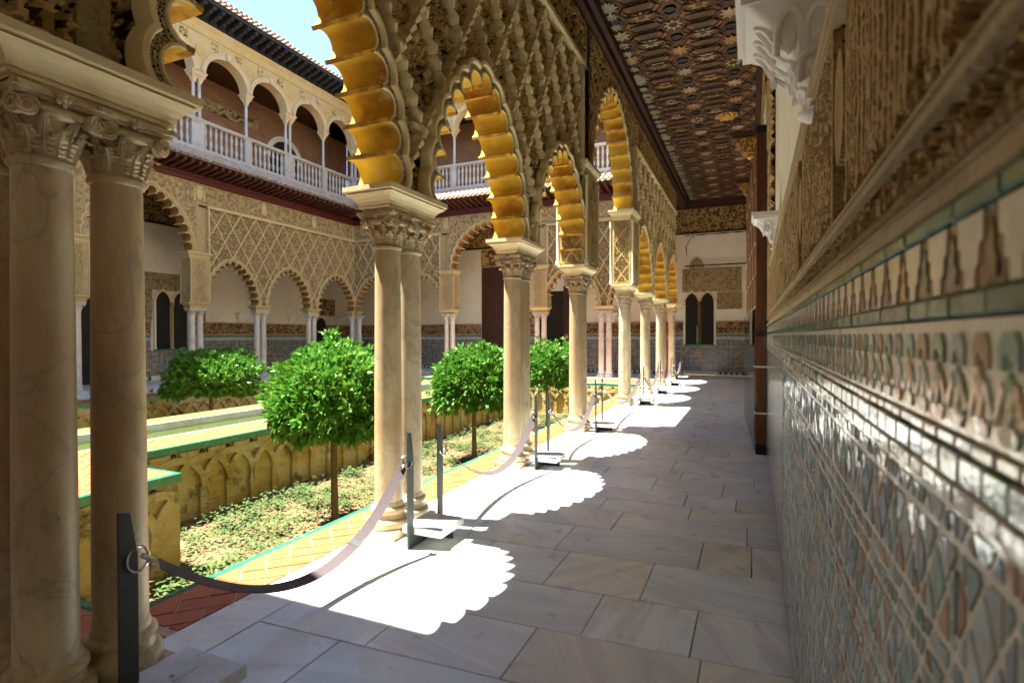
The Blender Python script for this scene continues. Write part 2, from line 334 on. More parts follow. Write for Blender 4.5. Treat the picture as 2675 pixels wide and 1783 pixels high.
# numpy value noise for carved relief
_T=RNG.random((256,256))
def vnoise(u,v):
    iu=np.floor(u).astype(int); iv=np.floor(v).astype(int); fu=u-iu; fv=v-iv; fu=fu*fu*(3-2*fu); fv=fv*fv*(3-2*fv)
    g=lambda a,b:_T[a&255,b&255]
    return (g(iu,iv)*(1-fu)+g(iu+1,iv)*fu)*(1-fv)+(g(iu,iv+1)*(1-fu)+g(iu+1,iv+1)*fu)*fv
def sstep(a,b,x): t=np.clip((x-a)/(b-a),0,1); return t*t*(3-2*t)
def arabesque(u,z,s=1.0):
    """carved vegetal relief, 0 = ground, 1 = surface; s = motif size in metres"""
    a=u/s; b=z/s; wu=a+.25*np.sin(2*PI*b*1.0)+.5*(vnoise(a*1.3+7,b*1.3)-.5); wv=b+.25*np.sin(2*PI*a)+.5*(vnoise(a*1.3+31,b*1.3+9)-.5)
    c1=np.abs(np.sin(PI*(wu+wv))); c2=np.abs(np.sin(PI*(wu-wv)))
    vine=1-sstep(.10,.26,np.minimum(c1,c2))
    n=vnoise(a*5.3+3,b*5.3+5); leaf=sstep(.46,.56,n)*(.5+.5*np.sin(wu*21+4*np.sin(wv*9)))
    return np.clip(np.maximum(vine,leaf*.85),0,1)
def carved(mb,F,u0,u1,z0,z1,du,dz,v,depth,s,fade=0,fn=None,mask=None):
    """relief grid: F(u,v,z); surface at v, ground at v-depth"""
    nu=max(2,int((u1-u0)/du)+1) if not isinstance(du,np.ndarray) else len(du); nz=max(2,int((z1-z0)/dz)+1)
    us=du if isinstance(du,np.ndarray) else np.linspace(u0,u1,nu); zs=np.linspace(z0,z1,nz)
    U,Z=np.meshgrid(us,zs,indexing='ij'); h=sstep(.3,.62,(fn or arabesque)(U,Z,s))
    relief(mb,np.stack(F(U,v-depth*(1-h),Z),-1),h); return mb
def relief(mb,P,h,ok=None):
    """height-field faces, split into raised carving and darker recessed ground"""
    nu,nv=P.shape[:2]; hm=(h[:-1,:-1]+h[1:,:-1]+h[1:,1:]+h[:-1,1:])/4; k=np.ones(hm.shape,bool) if ok is None else ok[:-1,:-1]&ok[1:,:-1]&ok[1:,1:]&ok[:-1,1:]
    vs=list(map(tuple,P.reshape(-1,3).tolist()))
    if mb.g is None: mb.g=MB()
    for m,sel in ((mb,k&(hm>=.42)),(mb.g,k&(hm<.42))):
        I,J=np.nonzero(sel); b=I*nv+J; idx=np.stack((b,b+nv,b+nv+1,b+1),1)
        if not len(idx): continue
        u,inv=np.unique(idx,return_inverse=True); o=len(m.v); m.v.extend([vs[q] for q in u.tolist()]); m.f.extend(map(tuple,(inv.reshape(-1,4)+o).tolist()))
# ------------------------------------------------------------------ layout
XN,XO,YE,YS=-2.4,-15.3,18.4,1.29          # near arcade, opposite arcade, end arcade, arcade at the camera end
PN=[1.29,3.38,5.61,7.95,11.25,13.6,15.95,18.4]; PE=[-15.3,-13.0,-10.7,-6.95,-4.6,-2.4]
XW=.155; YB=20.9; YA=-1.0; XOW=-17.85; ZC=6.3
FN=lambda u,v,z:(XN+v,u,z)
FO=lambda u,v,z:(XO-v,u,z)
FE=lambda u,v,z:(u,YE+v,z)
FS=lambda u,v,z:(u,YS-v,z)
ZS,ZB,ZBS,ZT,ZF=2.44,3.72,3.92,5.3,5.98    # springing, box top, big springing, sebka top, beam underside
# ------------------------------------------------------------------ columns
def column_proto():
    t=thing('column','proto','column',(0,0,0))
    MB().cbox(-.15,.15,-.15,.15,0,.055,.008).build('plinth','weathered_marble',t)
    p=[(.145,.055),(.15,.07),(.152,.085),(.148,.105),(.138,.118),(.122,.124),(.116,.14),(.113,.152),(.118,.16),(.128,.168),(.130,.18),(.126,.192),(.115,.2),(.108,.205),(.106,.22),(.10,.235)]
    MB().lathe(p,32).build('base','weathered_marble',t,True)
    MB().lathe([(.099,.235),(.098,.5),(.096,1.0),(.093,1.5),(.089,2.02)],32,cap=False).build('shaft','weathered_marble',t,True)
    MB().lathe([(.089,2.02),(.098,2.024),(.103,2.034),(.101,2.045),(.093,2.052),(.09,2.058)],32).build('astragal','weathered_marble',t,True)
    cap=MB().lathe([(.088,2.055),(.09,2.10),(.095,2.15),(.105,2.19),(.118,2.22),(.125,2.24)],24).build('capital','weathered_marble',t,True)
    ab=MB(); pts=[]
    for k in range(4):
        a=k*PI/2
        for s in (-.155,-.14,-.08,0,.08,.14,.155):
            d=.15 if abs(s)>.15 else (.155 if abs(s)>.13 else .128+abs(s)*.12)
            pts.append((d*math.cos(a)-s*math.sin(a),d*math.sin(a)+s*math.cos(a)))
    ab.loops([[(x*f,y*f,z) for x,y in pts] for f,z in ((.9,2.238),(.93,2.245),(.95,2.255),(1,2.258),(1,2.278))],True,True,True)
    ab.build('abacus','weathered_marble',cap)
    def leafmesh(h,w,out):
        m=MB(); rows=[]
        prof=[(0,.0),(.1,.003),(.2,.005),(.3,.007),(.4,.009),(.5,.011),(.6,.015),(.7,.020),(.8,.026),(.9,out),(.97,out+.007),(1.0,out+.014),(.96,out+.022),(.9,out+.026)]
        for i,(z,o) in enumerate(prof):
            ww=w*(1-.22*abs(z-.45)/.55)*(1.12 if i%2 else .70)*(1 if i<9 else .62); 
            rows.append([(o-.008,-ww,z*h),(o+.008*(i%2),-ww*.55,z*h),(o+.004,-ww*.2,z*h),(o+.013,0,z*h),(o+.004,ww*.2,z*h),(o+.008*(i%2),ww*.55,z*h),(o-.008,ww,z*h)])
        m.loops(rows,False); return mesh(m,'weathered_marble',True)
    l1=leafmesh(.085,.036,.03); l2=leafmesh(.125,.028,.034)
    for k in range(8):
        a=k*PI/4; inst('acanthus_leaf',l1,cap,(.09*math.cos(a),.09*math.sin(a),2.06),a)
        a+=PI/8; inst('acanthus_leaf',l2,cap,(.09*math.cos(a),.09*math.sin(a),2.07),a)
    v=MB()
    sp=[(.034*(1-t/13*.82)*math.cos(t*PI/4),.034*(1-t/13*.82)*math.sin(t*PI/4)) for t in range(14)]
    v.loops([[(x,.033*math.cos(2*PI*j/18),.033*math.sin(2*PI*j/18)) for j in range(18)] for x in (-.012,.008)],True,True,True)
    v.tube([(.009,c,s) for c,s in sp],[.0062]*10+[.005]*4,5); vm=mesh(v,'weathered_marble',True)
    c=MB().tube([(0,-.078,.004),(.006,-.04,-.002),(.008,0,-.004),(.006,.04,-.002),(0,.078,.004)],[.016,.021,.023,.021,.016],10); cm=mesh(c,'weathered_marble',True)
    f=MB(); f.sphere((.004,0,0),.012,8,6)
    for q in range(5): a=q*2*PI/5; f.sphere((0,.017*math.cos(a),.017*math.sin(a)),.011,6,5)
    fm=mesh(f,'weathered_marble',True)
    for k in range(4):
        a=k*PI/2; C,S=math.cos(a),math.sin(a); g=lambda n,t:(n*C-t*S,n*S+t*C)
        for s in (-1,1): x,y=g(.128,.104*s); inst('volute',vm,cap,(x,y,2.205),a+s*.35)
        x,y=g(.112,0); inst('cushion',cm,cap,(x,y,2.213),a)
        x,y=g(.135,0); inst('rosette',fm,cap,(x,y,2.258),a)
    return t
PROTO=column_proto(); _first=[True]
def joined_column():
    """the same column, its capital one mesh, for the far rows"""
    t=thing('column','proto','column',(0,0,0)); m=MB()
    for ch in PROTO.children:
        if ch.name.startswith('capital'):
            m.v.extend(tuple(v.co) for v in ch.data.vertices); m.f.extend(tuple(p.vertices) for p in ch.data.polygons)
            for g in ch.children:
                M=Matrix.Translation(g.location)@Matrix.Rotation(g.rotation_euler.z,4,'Z'); o=len(m.v)
                m.v.extend(tuple(M@v.co) for v in g.data.vertices); m.f.extend(tuple(i+o for i in p.vertices) for p in g.data.polygons)
        else:
            k=ch.copy(); k.data=ch.data.copy(); k.data.materials[0]=MATS['pale_marble']; COL.objects.link(k); k.parent=t
    m.build('capital','pale_marble',t,True); return t
FAR=joined_column(); _firstf=[True]
def place_column(x,y,label,group,far=False):
    src,flag=(FAR,_firstf) if far else (PROTO,_first)
    if flag[0]:
        flag[0]=False; src.location=(x,y,0); LOCS[src.name]=(x,y,0); src['label']=label; src['group']=group; return src
    return copytree(src,None,(x,y,0),label,group)
ORD=['first','second','third','fourth','fifth','sixth','seventh','eighth','ninth']
# ------------------------------------------------------------------ lobed arches
class Arch:
    def __init__(s,uc,zs,a,H,n):
        s.uc,s.zs,s.a,s.H=uc,zs,a,H; R=(a*a+H*H)/(2*a); s.R=R; th=math.asin(min(1,H/R)); L=R*th; N=2*n+1; s.N=N
        def pos(q):
            m=q>L; q2=2*L-q if m else q; t=q2/R; u=-(R-a)+R*math.cos(t); z=R*math.sin(t); return (-u if m else u,z)
        cu=[pos(2*L*k/N) for k in range(N+1)]; s.cu=cu; s.c=[]; s.no=[]; cl=[]
        for k in range(N):
            (x0,z0),(x1,z1)=cu[k],cu[k+1]; c=math.hypot(x1-x0,z1-z0); nx,nz=(z1-z0)/c,-(x1-x0)/c
            e=.17*c; s.c.append(((x0+x1)/2+nx*e,(z0+z1)/2+nz*e)); s.no.append(math.atan2(nz,nx)); cl.append(c)
        s.r=.448*sum(cl)/N
        s.ch=sum(cl)/N
    def arcs(s,off,m):
        R=s.r+off; out=[]; C=s.c
        for i in range(s.N):
            p=C[i-1] if i else (C[0][0],-C[0][1]); q=C[i+1] if i<s.N-1 else (C[-1][0],-C[-1][1])
            x,z=C[i]; po=s.no[i]
            fp=math.atan2(p[1]-z,p[0]-x); fn=math.atan2(q[1]-z,q[0]-x)
            Dp=math.hypot(p[0]-x,p[1]-z); Dn=math.hypot(q[0]-x,q[1]-z)
            d1=(po-fp)%(2*PI)-math.acos(min(1,Dp/(2*R))); d2=(fn-po)%(2*PI)-math.acos(min(1,Dn/(2*R)))
            out.append([(s.uc+x+R*math.cos(po-d1+(d1+d2)*j/m),s.zs+max(0,z+R*math.sin(po-d1+(d1+d2)*j/m))) for j in range(m+1)])
        return out
    def inside(s,U,Z,off):
        """numpy mask: within the opening or its mouldings"""
        u=U-s.uc; z=Z-s.zs; R=s.r+off; k=np.zeros(np.shape(U),bool)
        for x,zz in s.c: k|=(u-x)**2+(z-zz)**2<R*R
        k|=((np.abs(u)+(s.R-s.a))**2+z*z<s.R**2)&(z>=-.01)
        k|=(np.abs(u)<s.a)&(z<0)
        return k
T=.18
def arch_parts(par,F,A,faces,m=8,mats=('stucco_rib','patterned_band','stucco_rib'),vback=.13):
    soff,lipm=('ochre_soffit','ochre_lip') if F is FN else ('ochre_shaded','facade_rib')
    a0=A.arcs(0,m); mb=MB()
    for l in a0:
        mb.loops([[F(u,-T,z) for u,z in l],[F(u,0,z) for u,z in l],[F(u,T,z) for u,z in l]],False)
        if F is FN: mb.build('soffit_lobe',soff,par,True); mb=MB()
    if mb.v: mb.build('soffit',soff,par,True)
    mb=MB()
    for i in range(A.N-1):
        p,q=a0[i][-1],a0[i+1][0]; x,z=A.cu[i+1]; cu=(A.uc+x,A.zs+z)
        no=(A.no[i]+A.no[i+1])/2 if abs(A.no[i]-A.no[i+1])<PI else A.no[i]; dx,dz=-math.cos(no),-math.sin(no); g=.034
        mid=((p[0]+q[0])/2,(p[1]+q[1])/2)
        mb.prism([p,(p[0]+dx*g,p[1]+dz*g),(q[0]+dx*g,q[1]+dz*g),q],F,-T-.004,T+.004)
        if F is FN: mb.build('cusp_lip',lipm,par); mb=MB()
    if mb.v: mb.build('cusp_lip',lipm,par)
    for fs in faces:
        V=lambda v:fs*v
        def band(name,mat,sec):
            mb=MB(); prs=[(A.arcs(o,m),v) for o,v in sec]
            for i in range(A.N): mb.loops([[F(u,V(v),z) for u,z in ar[i]] for ar,v in prs],False)
            mb.build(name,mat,par,True)
        band('inner_moulding',mats[0],[(0,T),(.004,T+.006),(.014,T+.006),(.018,T-.006)])
        band('patterned_band',mats[1],[(.018,T-.008),(.038,T-.004),(.04,T-.012),(.06,T-.008)])
        band('scalloped_moulding',mats[2],[(.06,T-.012),(.064,T+.012),(.072,T+.022),(.098,T+.022),(.108,T+.008),(.11,vback-.02)])
def wall_face(par,F,A,uL,uR,zT,v,mat,off=.085,m=6,name='wall_face'):
    pr=[p for l in A.arcs(off,m) for p in l]; poly=[(uR,A.zs),(uR,zT),(uL,zT),(uL,A.zs)]+pr[::-1]
    q=[]
    for p in poly:
        p=(min(max(p[0],uL+.002),uR-.002),p[1]) if p not in poly[:4] else p
        if not q or math.hypot(p[0]-q[-1][0],p[1]-q[-1][1])>1e-4: q.append(p)
    mb=MB(); mb.add([F(u,v,z) for u,z in q],[tuple(range(len(q)))]); return mb.build(name,mat,par)
def impost(par,F,u,z0,hu,hv,h,mat,ov=.08):
    k=ov/.08; pr=[(t,o*k if o<0 else o) for t,o in ((0,-.088),(.13,-.088),(.135,-.072),(.20,-.068),(.215,-.078),(.25,-.078),(.26,-.066),(.40,-.060),(.54,-.042),(.64,-.018),(.69,-.004),(.70,-.016),(.76,-.016),(.765,.004),(.80,.008),(1,.008))]
    mb=MB(); mb.loops([[F(u+sx*(hu+o),sy*(hv+o),z0+h*t) for sx,sy in ((-1,-1),(1,-1),(1,1),(-1,1))] for t,o in pr],True,True,True)
    return mb.build('impost',mat,par)
def box_pier(par,F,u,mats,faces,carve=None):
    """decorated pier between a lower and an upper impost"""
    hu,hv=.30,.215; mb=MB(); mb.box(u-hu,u+hu,-hv,hv,ZS,ZB,F); mb.build('pier_core',mats[0],par)
    for su in (-1,1):
        for sv in (-1,1):
            m=MB(); pu,pv=u+su*(hu+.002),sv*(hv+.002); r=.022
            m.loops([[F(pu+r*q*math.cos(2*PI*j/10),pv+r*q*math.sin(2*PI*j/10),z) for j in range(10)] for q,z in ((1.5,ZS+.005),(1.5,ZS+.06),(1,ZS+.08),(1,ZB-.16),(1.35,ZB-.14),(1.35,ZB-.1),(1.1,ZB-.08),(1.7,ZB-.01))],True,True,True)
            m.build('pier_colonnette',mats[1],par,True)
    # relief on the two reveals and on the faces
    def pat(U,Z,s):
        q=arabesque(U,Z,.062); a=np.abs(U)/.155; k=np.abs(np.mod((Z-ZS)/.40,1)-.5)*2
        rib=1-sstep(.07,.13,np.abs(a-k)); edge=sstep(.93,.97,a); return np.maximum(np.maximum(q,rib),edge)
    du=carve or .03
    for su in (-1,1):
        G=lambda v,d,z,su=su:F(u+su*(hu+d),v,z); mb=MB(); carved(mb,G,-hv+.03,hv-.03,ZS+.03,ZB-.03,du,du,.018,.03,.16,fn=pat); mb.build('carved_panel',mats[2],par)
    for sv in faces:
        G=lambda uu,d,z,sv=sv:F(u+uu,sv*(hv+d),z); mb=MB(); carved(mb,G,-hu+.03,hu-.03,ZS+.03,ZB-.03,du,du,.018,.03,.16,fn=pat); mb.build('carved_panel',mats[2],par)
    impost(par,F,u,ZB,.40,.25,ZBS-ZB,mats[1],.07)
def shell(m,F,u,z,v,fs,sz,n=7):
    """palmette of ribs fanning up from a bulb"""
    for i in range(n):
        a=PI*(.12+.76*i/(n-1)); c,s=math.cos(a),math.sin(a); w=.10*sz
        pts=[(0,0,.2),(.45,.6,1.0),(.8,.75,1.0),(1,.3,.5)]
        rings=[]
        for t,ww,d in pts:
            pu,pz=u+c*sz*.62*t,z+s*sz*t; nx,nz=-s*w*ww,c*w*ww
            rings.append([F(pu-nx,fs*(v+.012),pz-nz),F(pu,fs*(v+.02+.38*sz*d),pz),F(pu+nx,fs*(v+.012),pz+nz)])
        m.loops(rings,False)
    for s_ in (-1,0,1):
        pu,pz=u+s_*sz*.28,z-sz*(.34 if s_==0 else .12); r=sz*.17
        m.add([F(pu,fs*(v+.02+.36*sz),pz)]+[F(pu+r*math.cos(q*PI/4),fs*v,pz+r*1.3*math.sin(q*PI/4)) for q in range(8)],[(0,1+q,1+(q+1)%8) for q in range(8)])
def sebka(par,F,archs,uL,uR,z0,zT,fs,v,mats,p=.585,q=.95,near=True,ground=None,gm=None):
    """rhombus net in relief over a panel, with palmettes in the meshes"""
    def free(u,z,off): 
        U=np.array([u]); Z=np.array([z])
        return uL<u<uR and z0<z<zT and not any(A.inside(U,Z,off)[0] for A in archs)
    mb=MB(); orn=MB(); st=.118 if near else .235; uc=archs[0].uc; ang=math.atan2(q,p); c,s=math.cos(ang),math.sin(ang)
    for sg in (-1,1):
        k0=int((uL-uc)/p-(zT-z0)/q)-3; k1=int((uR-uc)/p+(zT-z0)/q)+3
        for k in range(k0,k1):
            # start on the top border, go downwards
            u,z=uc+(k+.5)*p,zT; n=int((zT-z0)/s/st)+1
            for i in range(n):
                l0,l1=i*st,(i+1)*st-.004; um,zm=u+sg*c*(l0+l1)/2,z-s*(l0+l1)/2
                if not free(um,zm,.10) or (near and um<PN[0]+.62): continue
                w0,w1=(.017,.025) if near else (.021,.021); d=.115 if near else .06
                a=(u+sg*c*l0,z-s*l0); b=(u+sg*c*l1,z-s*l1); mm=((a[0]+b[0])/2,(a[1]+b[1])/2); nx,nz=s*sg,c
                rings=[]
                for (x,y),w,dd in ((a,w0,d*.72),(mm,w1,d),(b,w0,d*.8)):
                    rings.append([F(x-nx*w,fs*v,y-nz*w),F(x-nx*w*.7,fs*(v+dd),y-nz*w*.7),F(x+nx*w*.7,fs*(v+dd),y+nz*w*.7),F(x+nx*w,fs*v,y+nz*w)])
                mb.loops(rings,False); o=len(mb.v)-12; mb.f.append((o,o+1,o+2,o+3)); mb.f.append((o+8,o+9,o+10,o+11))
    for i in range(int((uL-uc)/p)-2,int((uR-uc)/p)+3):
        for j in range(int((zT-z0)/q*2)+2):
            u=uc+(i+(.5 if j%2 else 0))*p; z=zT-(j+1)*q/2
            if near:
                if free(u,z+.05,.14): shell(orn,F,u,z-.02,v,fs,.20)
                for du,dz in ((0,.30),(0,-.27),(-.15,.0),(.15,.0)):
                    if free(u+du,z+dz,.12): shell(orn,F,u+du,z+dz,v,fs,.085,5)
    tag(mb.build('lattice_rib',mats[0],par),kind='stuff')
    if orn.v: tag(orn.build('palmette_relief',mats[1],par),kind='stuff')
    if ground:
        du=ground; us=np.arange(uL,uR,du); zs=np.arange(z0,zT,du); U,Z=np.meshgrid(us,zs,indexing='ij'); h=sstep(.3,.62,arabesque(U,Z,.15 if near else .17)); ins=np.zeros(U.shape,bool)
        for A in archs: ins|=A.inside(U,Z,.09)
        g=MB(); relief(g,np.stack(F(U,fs*(v-.01+.045*h),Z),-1),h,~ins); g.build('carved_ground',gm,par)
SM=(0.84,1.27,7); BG=(1.29,1.57,8)
def arcade(name,label,F,P,bi,faces,det,mats,loc,skip=()):
    """mats: impost, mouldings, patterned, wall, rib, palmette, carved;  det: dict of options"""
    par=thing(name,label,'arcade',loc); big=[bi,bi+1]
    A=[]
    for i in range(len(P)-1):
        uc=(P[i]+P[i+1])/2; hb=(P[i+1]-P[i])/2
        if i==bi: A.append(Arch(uc,ZBS,hb-.36,BG[1]*(1 if hb<1.8 else 1.0),BG[2]))
        else: A.append(Arch(uc,ZS,hb-.325,SM[1],SM[2]))
    m=det.get('m',8)
    for i,a in enumerate(A):
        if i in skip: continue
        isb=i==bi; vb=.17 if isb else .13
        arch_parts(par,F,a,det['mould'],m,mats[1:4] if len(mats)>7 else (mats[1],mats[2],mats[1]),vback=vb)
        for fs in (-1,1):
            full=fs in det['mould']
            top=ZT if (not isb and full) else ZF
            carvedhere=(fs in det.get('carve',())) and not isb
            wall_face(par,F,a,P[i]-(.33 if i==0 and F is FN else 0),P[i+1],top,fs*(((.03 if det['near'] else .09) if carvedhere else (.13 if not isb else .17)) if full else T-.01),mats[3],.085 if full else 0,m)
    for i,u in enumerate(P):
        if not (F is FS and i==len(P)-1): impost(par,F,u,ZS-.165,.36 if i in (0,len(P)-1) else .355,.2,.165,mats[0])
        if i in big: box_pier(par,F,u,(mats[3],mats[0],mats[6]),det['mould'],det.get('boxstep'))
        # masonry filling between neighbouring arches above the pier
        MB().box(u-.09,u+.09,-.06,.06,ZS if i not in big else ZBS,ZF,F).build('pier_core',mats[3],par)
    for fs in det['mould']:
        for r in (list(range(0,bi)),list(range(bi+1,len(P)-1))):
            if not r: continue
            uL=P[r[0]]+(.30 if r[0]>bi else (-.33 if F is FN else .12)); uR=P[r[-1]+1]-(.30 if r[-1]<bi else .12)
            sebka(par,F,[A[i] for i in r],uL,uR,ZS+.03,ZT,fs,.06 if det['near'] else .12,(mats[4],mats[5]),near=det['near'],ground=det.get('ground') if fs in det.get('carve',()) else None,gm=mats[6])
            mb=MB()                                   # frame of the panel
            mb.box(uL-.02,uR+.02,*sorted((fs*.1,fs*.205)),ZT-.01,ZT+.05,F); mb.box(uL-.02,uR+.02,*sorted((fs*.1,fs*.185)),ZT+.055,ZT+.085,F)
            if r[0]>bi: mb.box(uL-.0,uL+.05,*sorted((fs*.1,fs*.195)),ZBS+.01,ZT-.012,F)
            else: mb.box(uR-.05,uR,*sorted((fs*.1,fs*.195)),ZBS+.01,ZT-.012,F)
            mb.build('panel_frame',mats[1],par)
            # frieze above
            mb=MB(); mb.box(P[r[0]],P[r[-1]+1],*sorted((fs*.02,fs*.15)),ZT+.06,ZF,F); mb.build('frieze_ground',mats[3],par)
            g=det.get('frieze',.04); mb=MB(); x=P[r[0]]+.03
            k=0
            while x<P[r[-1]+1]-.3:
                wd=.62 if k%2==0 else .36; carved(mb,lambda uu,d,z:F(uu,fs*d,z),x,min(x+wd-.05,P[r[-1]+1]-.03),ZT+.12,ZF-.05,g,g,.185,.028,.17); x+=wd; k+=1
            mb.build('carved_panel',mats[6],par)
        i=bi; mb=MB()
        for s0,s1 in ((P[i],A[i].uc),(A[i].uc,P[i+1])):
            pass
        us=np.arange(P[i]+.05,P[i+1]-.05,det.get('frieze',.04)); zs=np.arange(ZBS+.06,ZF-.03,det.get('frieze',.04)); U,Z=np.meshgrid(us,zs,indexing='ij'); h=sstep(.3,.62,arabesque(U,Z,.17)); ok=~A[i].inside(U,Z,.115); g=MB(); relief(g,np.stack(F(U,fs*(.172+.022*h),Z),-1),h,ok); g.build('carved_ground',mats[6],par)
    return par,A
NM=('stucco_pale','stucco_rib','patterned_band','stucco_dark','stucco_rib','stucco_pale','stucco_gold')
NMM=('stucco_pale','stucco_rib','patterned_band','stucco_dark','stucco_rib','stucco_gold','stucco_gold')
near_arcade,ANEAR=arcade('arcade_wall','carved golden stucco arcade of lobed arches beside the marble gallery walk',FN,PN,3,(1,),dict(m=9,mould=(1,),near=True,carve=(1,),ground=.015,frieze=.018,boxstep=.009),NM,(XN,9.6,0))
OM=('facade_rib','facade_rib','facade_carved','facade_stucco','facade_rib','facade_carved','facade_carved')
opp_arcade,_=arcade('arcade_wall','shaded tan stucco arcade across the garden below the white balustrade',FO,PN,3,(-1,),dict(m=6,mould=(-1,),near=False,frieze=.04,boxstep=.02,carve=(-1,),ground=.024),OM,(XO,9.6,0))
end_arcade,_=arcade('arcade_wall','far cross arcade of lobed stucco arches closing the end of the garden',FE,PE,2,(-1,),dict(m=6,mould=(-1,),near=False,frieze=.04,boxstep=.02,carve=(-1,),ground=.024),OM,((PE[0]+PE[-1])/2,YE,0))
start_arcade,_=arcade('arcade_wall','stucco arcade at the camera end of the garden',FS,PE,2,(),dict(m=4,mould=(),near=False),OM,((PE[0]+PE[-1])/2,YS,0))
# columns of the near row: the corner has three, every other pier two
for i,u in enumerate(PN):
    w=('at the left edge of the picture' if i==0 else ['','second pair along the walk','third pair along the walk','fourth pair, before the wide arch','fifth pair, under the carved pier after the wide arch','sixth pair along the walk','seventh pair along the walk','last group, at the far corner of the walk'][i])
    for s,nm in ((-1,'nearer'),(1,'farther')):
        place_column(XN,u+s*.13,'weathered marble column with leafy capital, %s of the %s'%(nm,w if i else 'large foreground pair '+w),'columns of the near arcade')
place_column(XN-.27,PN[0]-.13,'marble column cut off by the left picture edge, behind the foreground pair','columns of the near arcade')
place_column(XN-.27,PN[-1]+.13,'marble column behind the last group at the far corner of the walk','columns of the near arcade')
NAMES_O={2:'behind the foreground columns',3:'glimpsed between the two foreground columns',4:'under the carved pier left of the shaded bush',5:'left of the sunny front tree',6:'behind the sunny front tree',7:'in the far left corner of the garden'}
for i in range(2,8):
    u=PN[i]
    for s,nm in ((-1,'left'),(1,'right')):
        place_column(XO,u+s*.13,'grey marble column across the garden, %s one of the pair %s'%(nm,NAMES_O[i]),'columns of the opposite arcade',True)
place_column(XO+.27,YE-.0,'slim marble column third in the far left corner group','columns of the opposite arcade',True)
NE=['','beside the far left corner','left of the wide dark doorway','right of the wide dark doorway','next to the far right corner']
for i in range(1,5):
    for s,nm in ((-1,'left'),(1,'right')):
        place_column(PE[i]+s*.13,YE,'pale marble column of the far cross arcade, %s one of the pair %s'%(nm,NE[i]),'columns of the far cross arcade',True)
# ------------------------------------------------------------------ eaves over the arcades, tile skirts
def barrel(L,r,r2,n=7,th=.012):
    m=MB(); rings=[]
    for x,rr in ((0,r),(L,r2)):
        rings.append([(x,rr*math.cos(PI*j/n),rr*math.sin(PI*j/n)) for j in range(n+1)])
    for x,rr in ((L,r2-th),(0,r-th)):
        rings.append([(x,rr*math.cos(PI*j/n),rr*math.sin(PI*j/n)) for j in range(n+1)])
    rings.append(rings[0]); m.loops(rings,False); return m
TILE=mesh(barrel(.42,.068,.055),'roof_clay',True); TIP=mesh(barrel(.10,.07,.069),'glazed_eave',True)
EV=.92
def eave(par,F,u0,u1,c0=None,c1=None,axis=0,sgn=1,tiles=True):
    """c0/c1: inside corners; slope from (v=-EV,z=6.42) up to (v=.1,z=7.02)"""
    def vmax(u):
        v=EV
        if c0 is not None: v=min(v,max(.2,u-c0))
        if c1 is not None: v=min(v,max(.2,c1-u))
        return v
    mb=MB(); mb.box(u0,u1,-.25,.05,ZF,ZF+.12,F); mb.box(u0,u1,-.29,.05,ZF+.121,ZF+.2,F); mb.box(u0,u1,-.22,.04,ZF+.201,ZF+.36,F); mb.build('wall_beam','red_wood',par)
    mb=MB(); n=int((u1-u0)/.5)                          # boarding
    for i in range(n):
        a,b=u0+(u1-u0)*i/n,u0+(u1-u0)*(i+1)/n; va,vb=vmax(a)+.03,vmax(b)+.03
        mb.add([F(a,-.2,6.36),F(b,-.2,6.36),F(b,-vb,6.405),F(a,-va,6.405),F(a,-.2,6.38),F(b,-.2,6.38),F(b,-vb,6.425),F(a,-va,6.425)],[(0,1,2,3),(4,7,6,5),(2,3,7,6)])
    mb.build('eave_boarding','red_wood',par)
    k=0; u=u0+.1
    while u<u1-.02:
        v1=vmax(u); mb=MB(); w=.045
        pf=[(.22,6.20),(.22,6.362),(v1,6.404),(v1,6.335),(v1-.06,6.30),(v1*.6,6.25)]
        mb.v=[F(u-w,-v,z) for v,z in pf]+[F(u+w,-v,z) for v,z in pf]; q=len(pf); mb.f=[tuple(range(q)),tuple(range(2*q-1,q-1,-1))]+[(i,(i+1)%q,q+(i+1)%q,q+i) for i in range(q)]
        mb.build('rafter','rafter_wood',par); u+=.235; k+=1
    # roof bed and tiles
    s=math.atan2(.60,EV+.12)
    mb=MB(); mb.add([F(u0,-EV-.02,6.43),F(u1,-EV-.02,6.43),F(u1,.12,7.03),F(u0,.12,7.03)],[(0,1,2,3)]); mb.build('roof_bed','roof_clay',par)
    if not tiles: return
    u=u0+.1
    rz={0:PI/2,1:0,2:-PI/2,3:PI}[axis]
    while u<u1-.05:
        for j in range(3):
            d=.40*j; v=-EV-.04+d*math.cos(s); z=6.425+d*math.sin(s)+.008
            if (c0 is not None and v< -max(.1,u-c0)) or (c1 is not None and v<-max(.1,c1-u)): continue
            o=inst('roof_tile',TILE,par,F(u,v,z)); o.rotation_euler=(0,-s-.04,rz)
            if j==0:
                o=inst('eave_tile_end',TIP,par,F(u,v-.012,z)); o.rotation_euler=(0,-s,rz)
        u+=.19
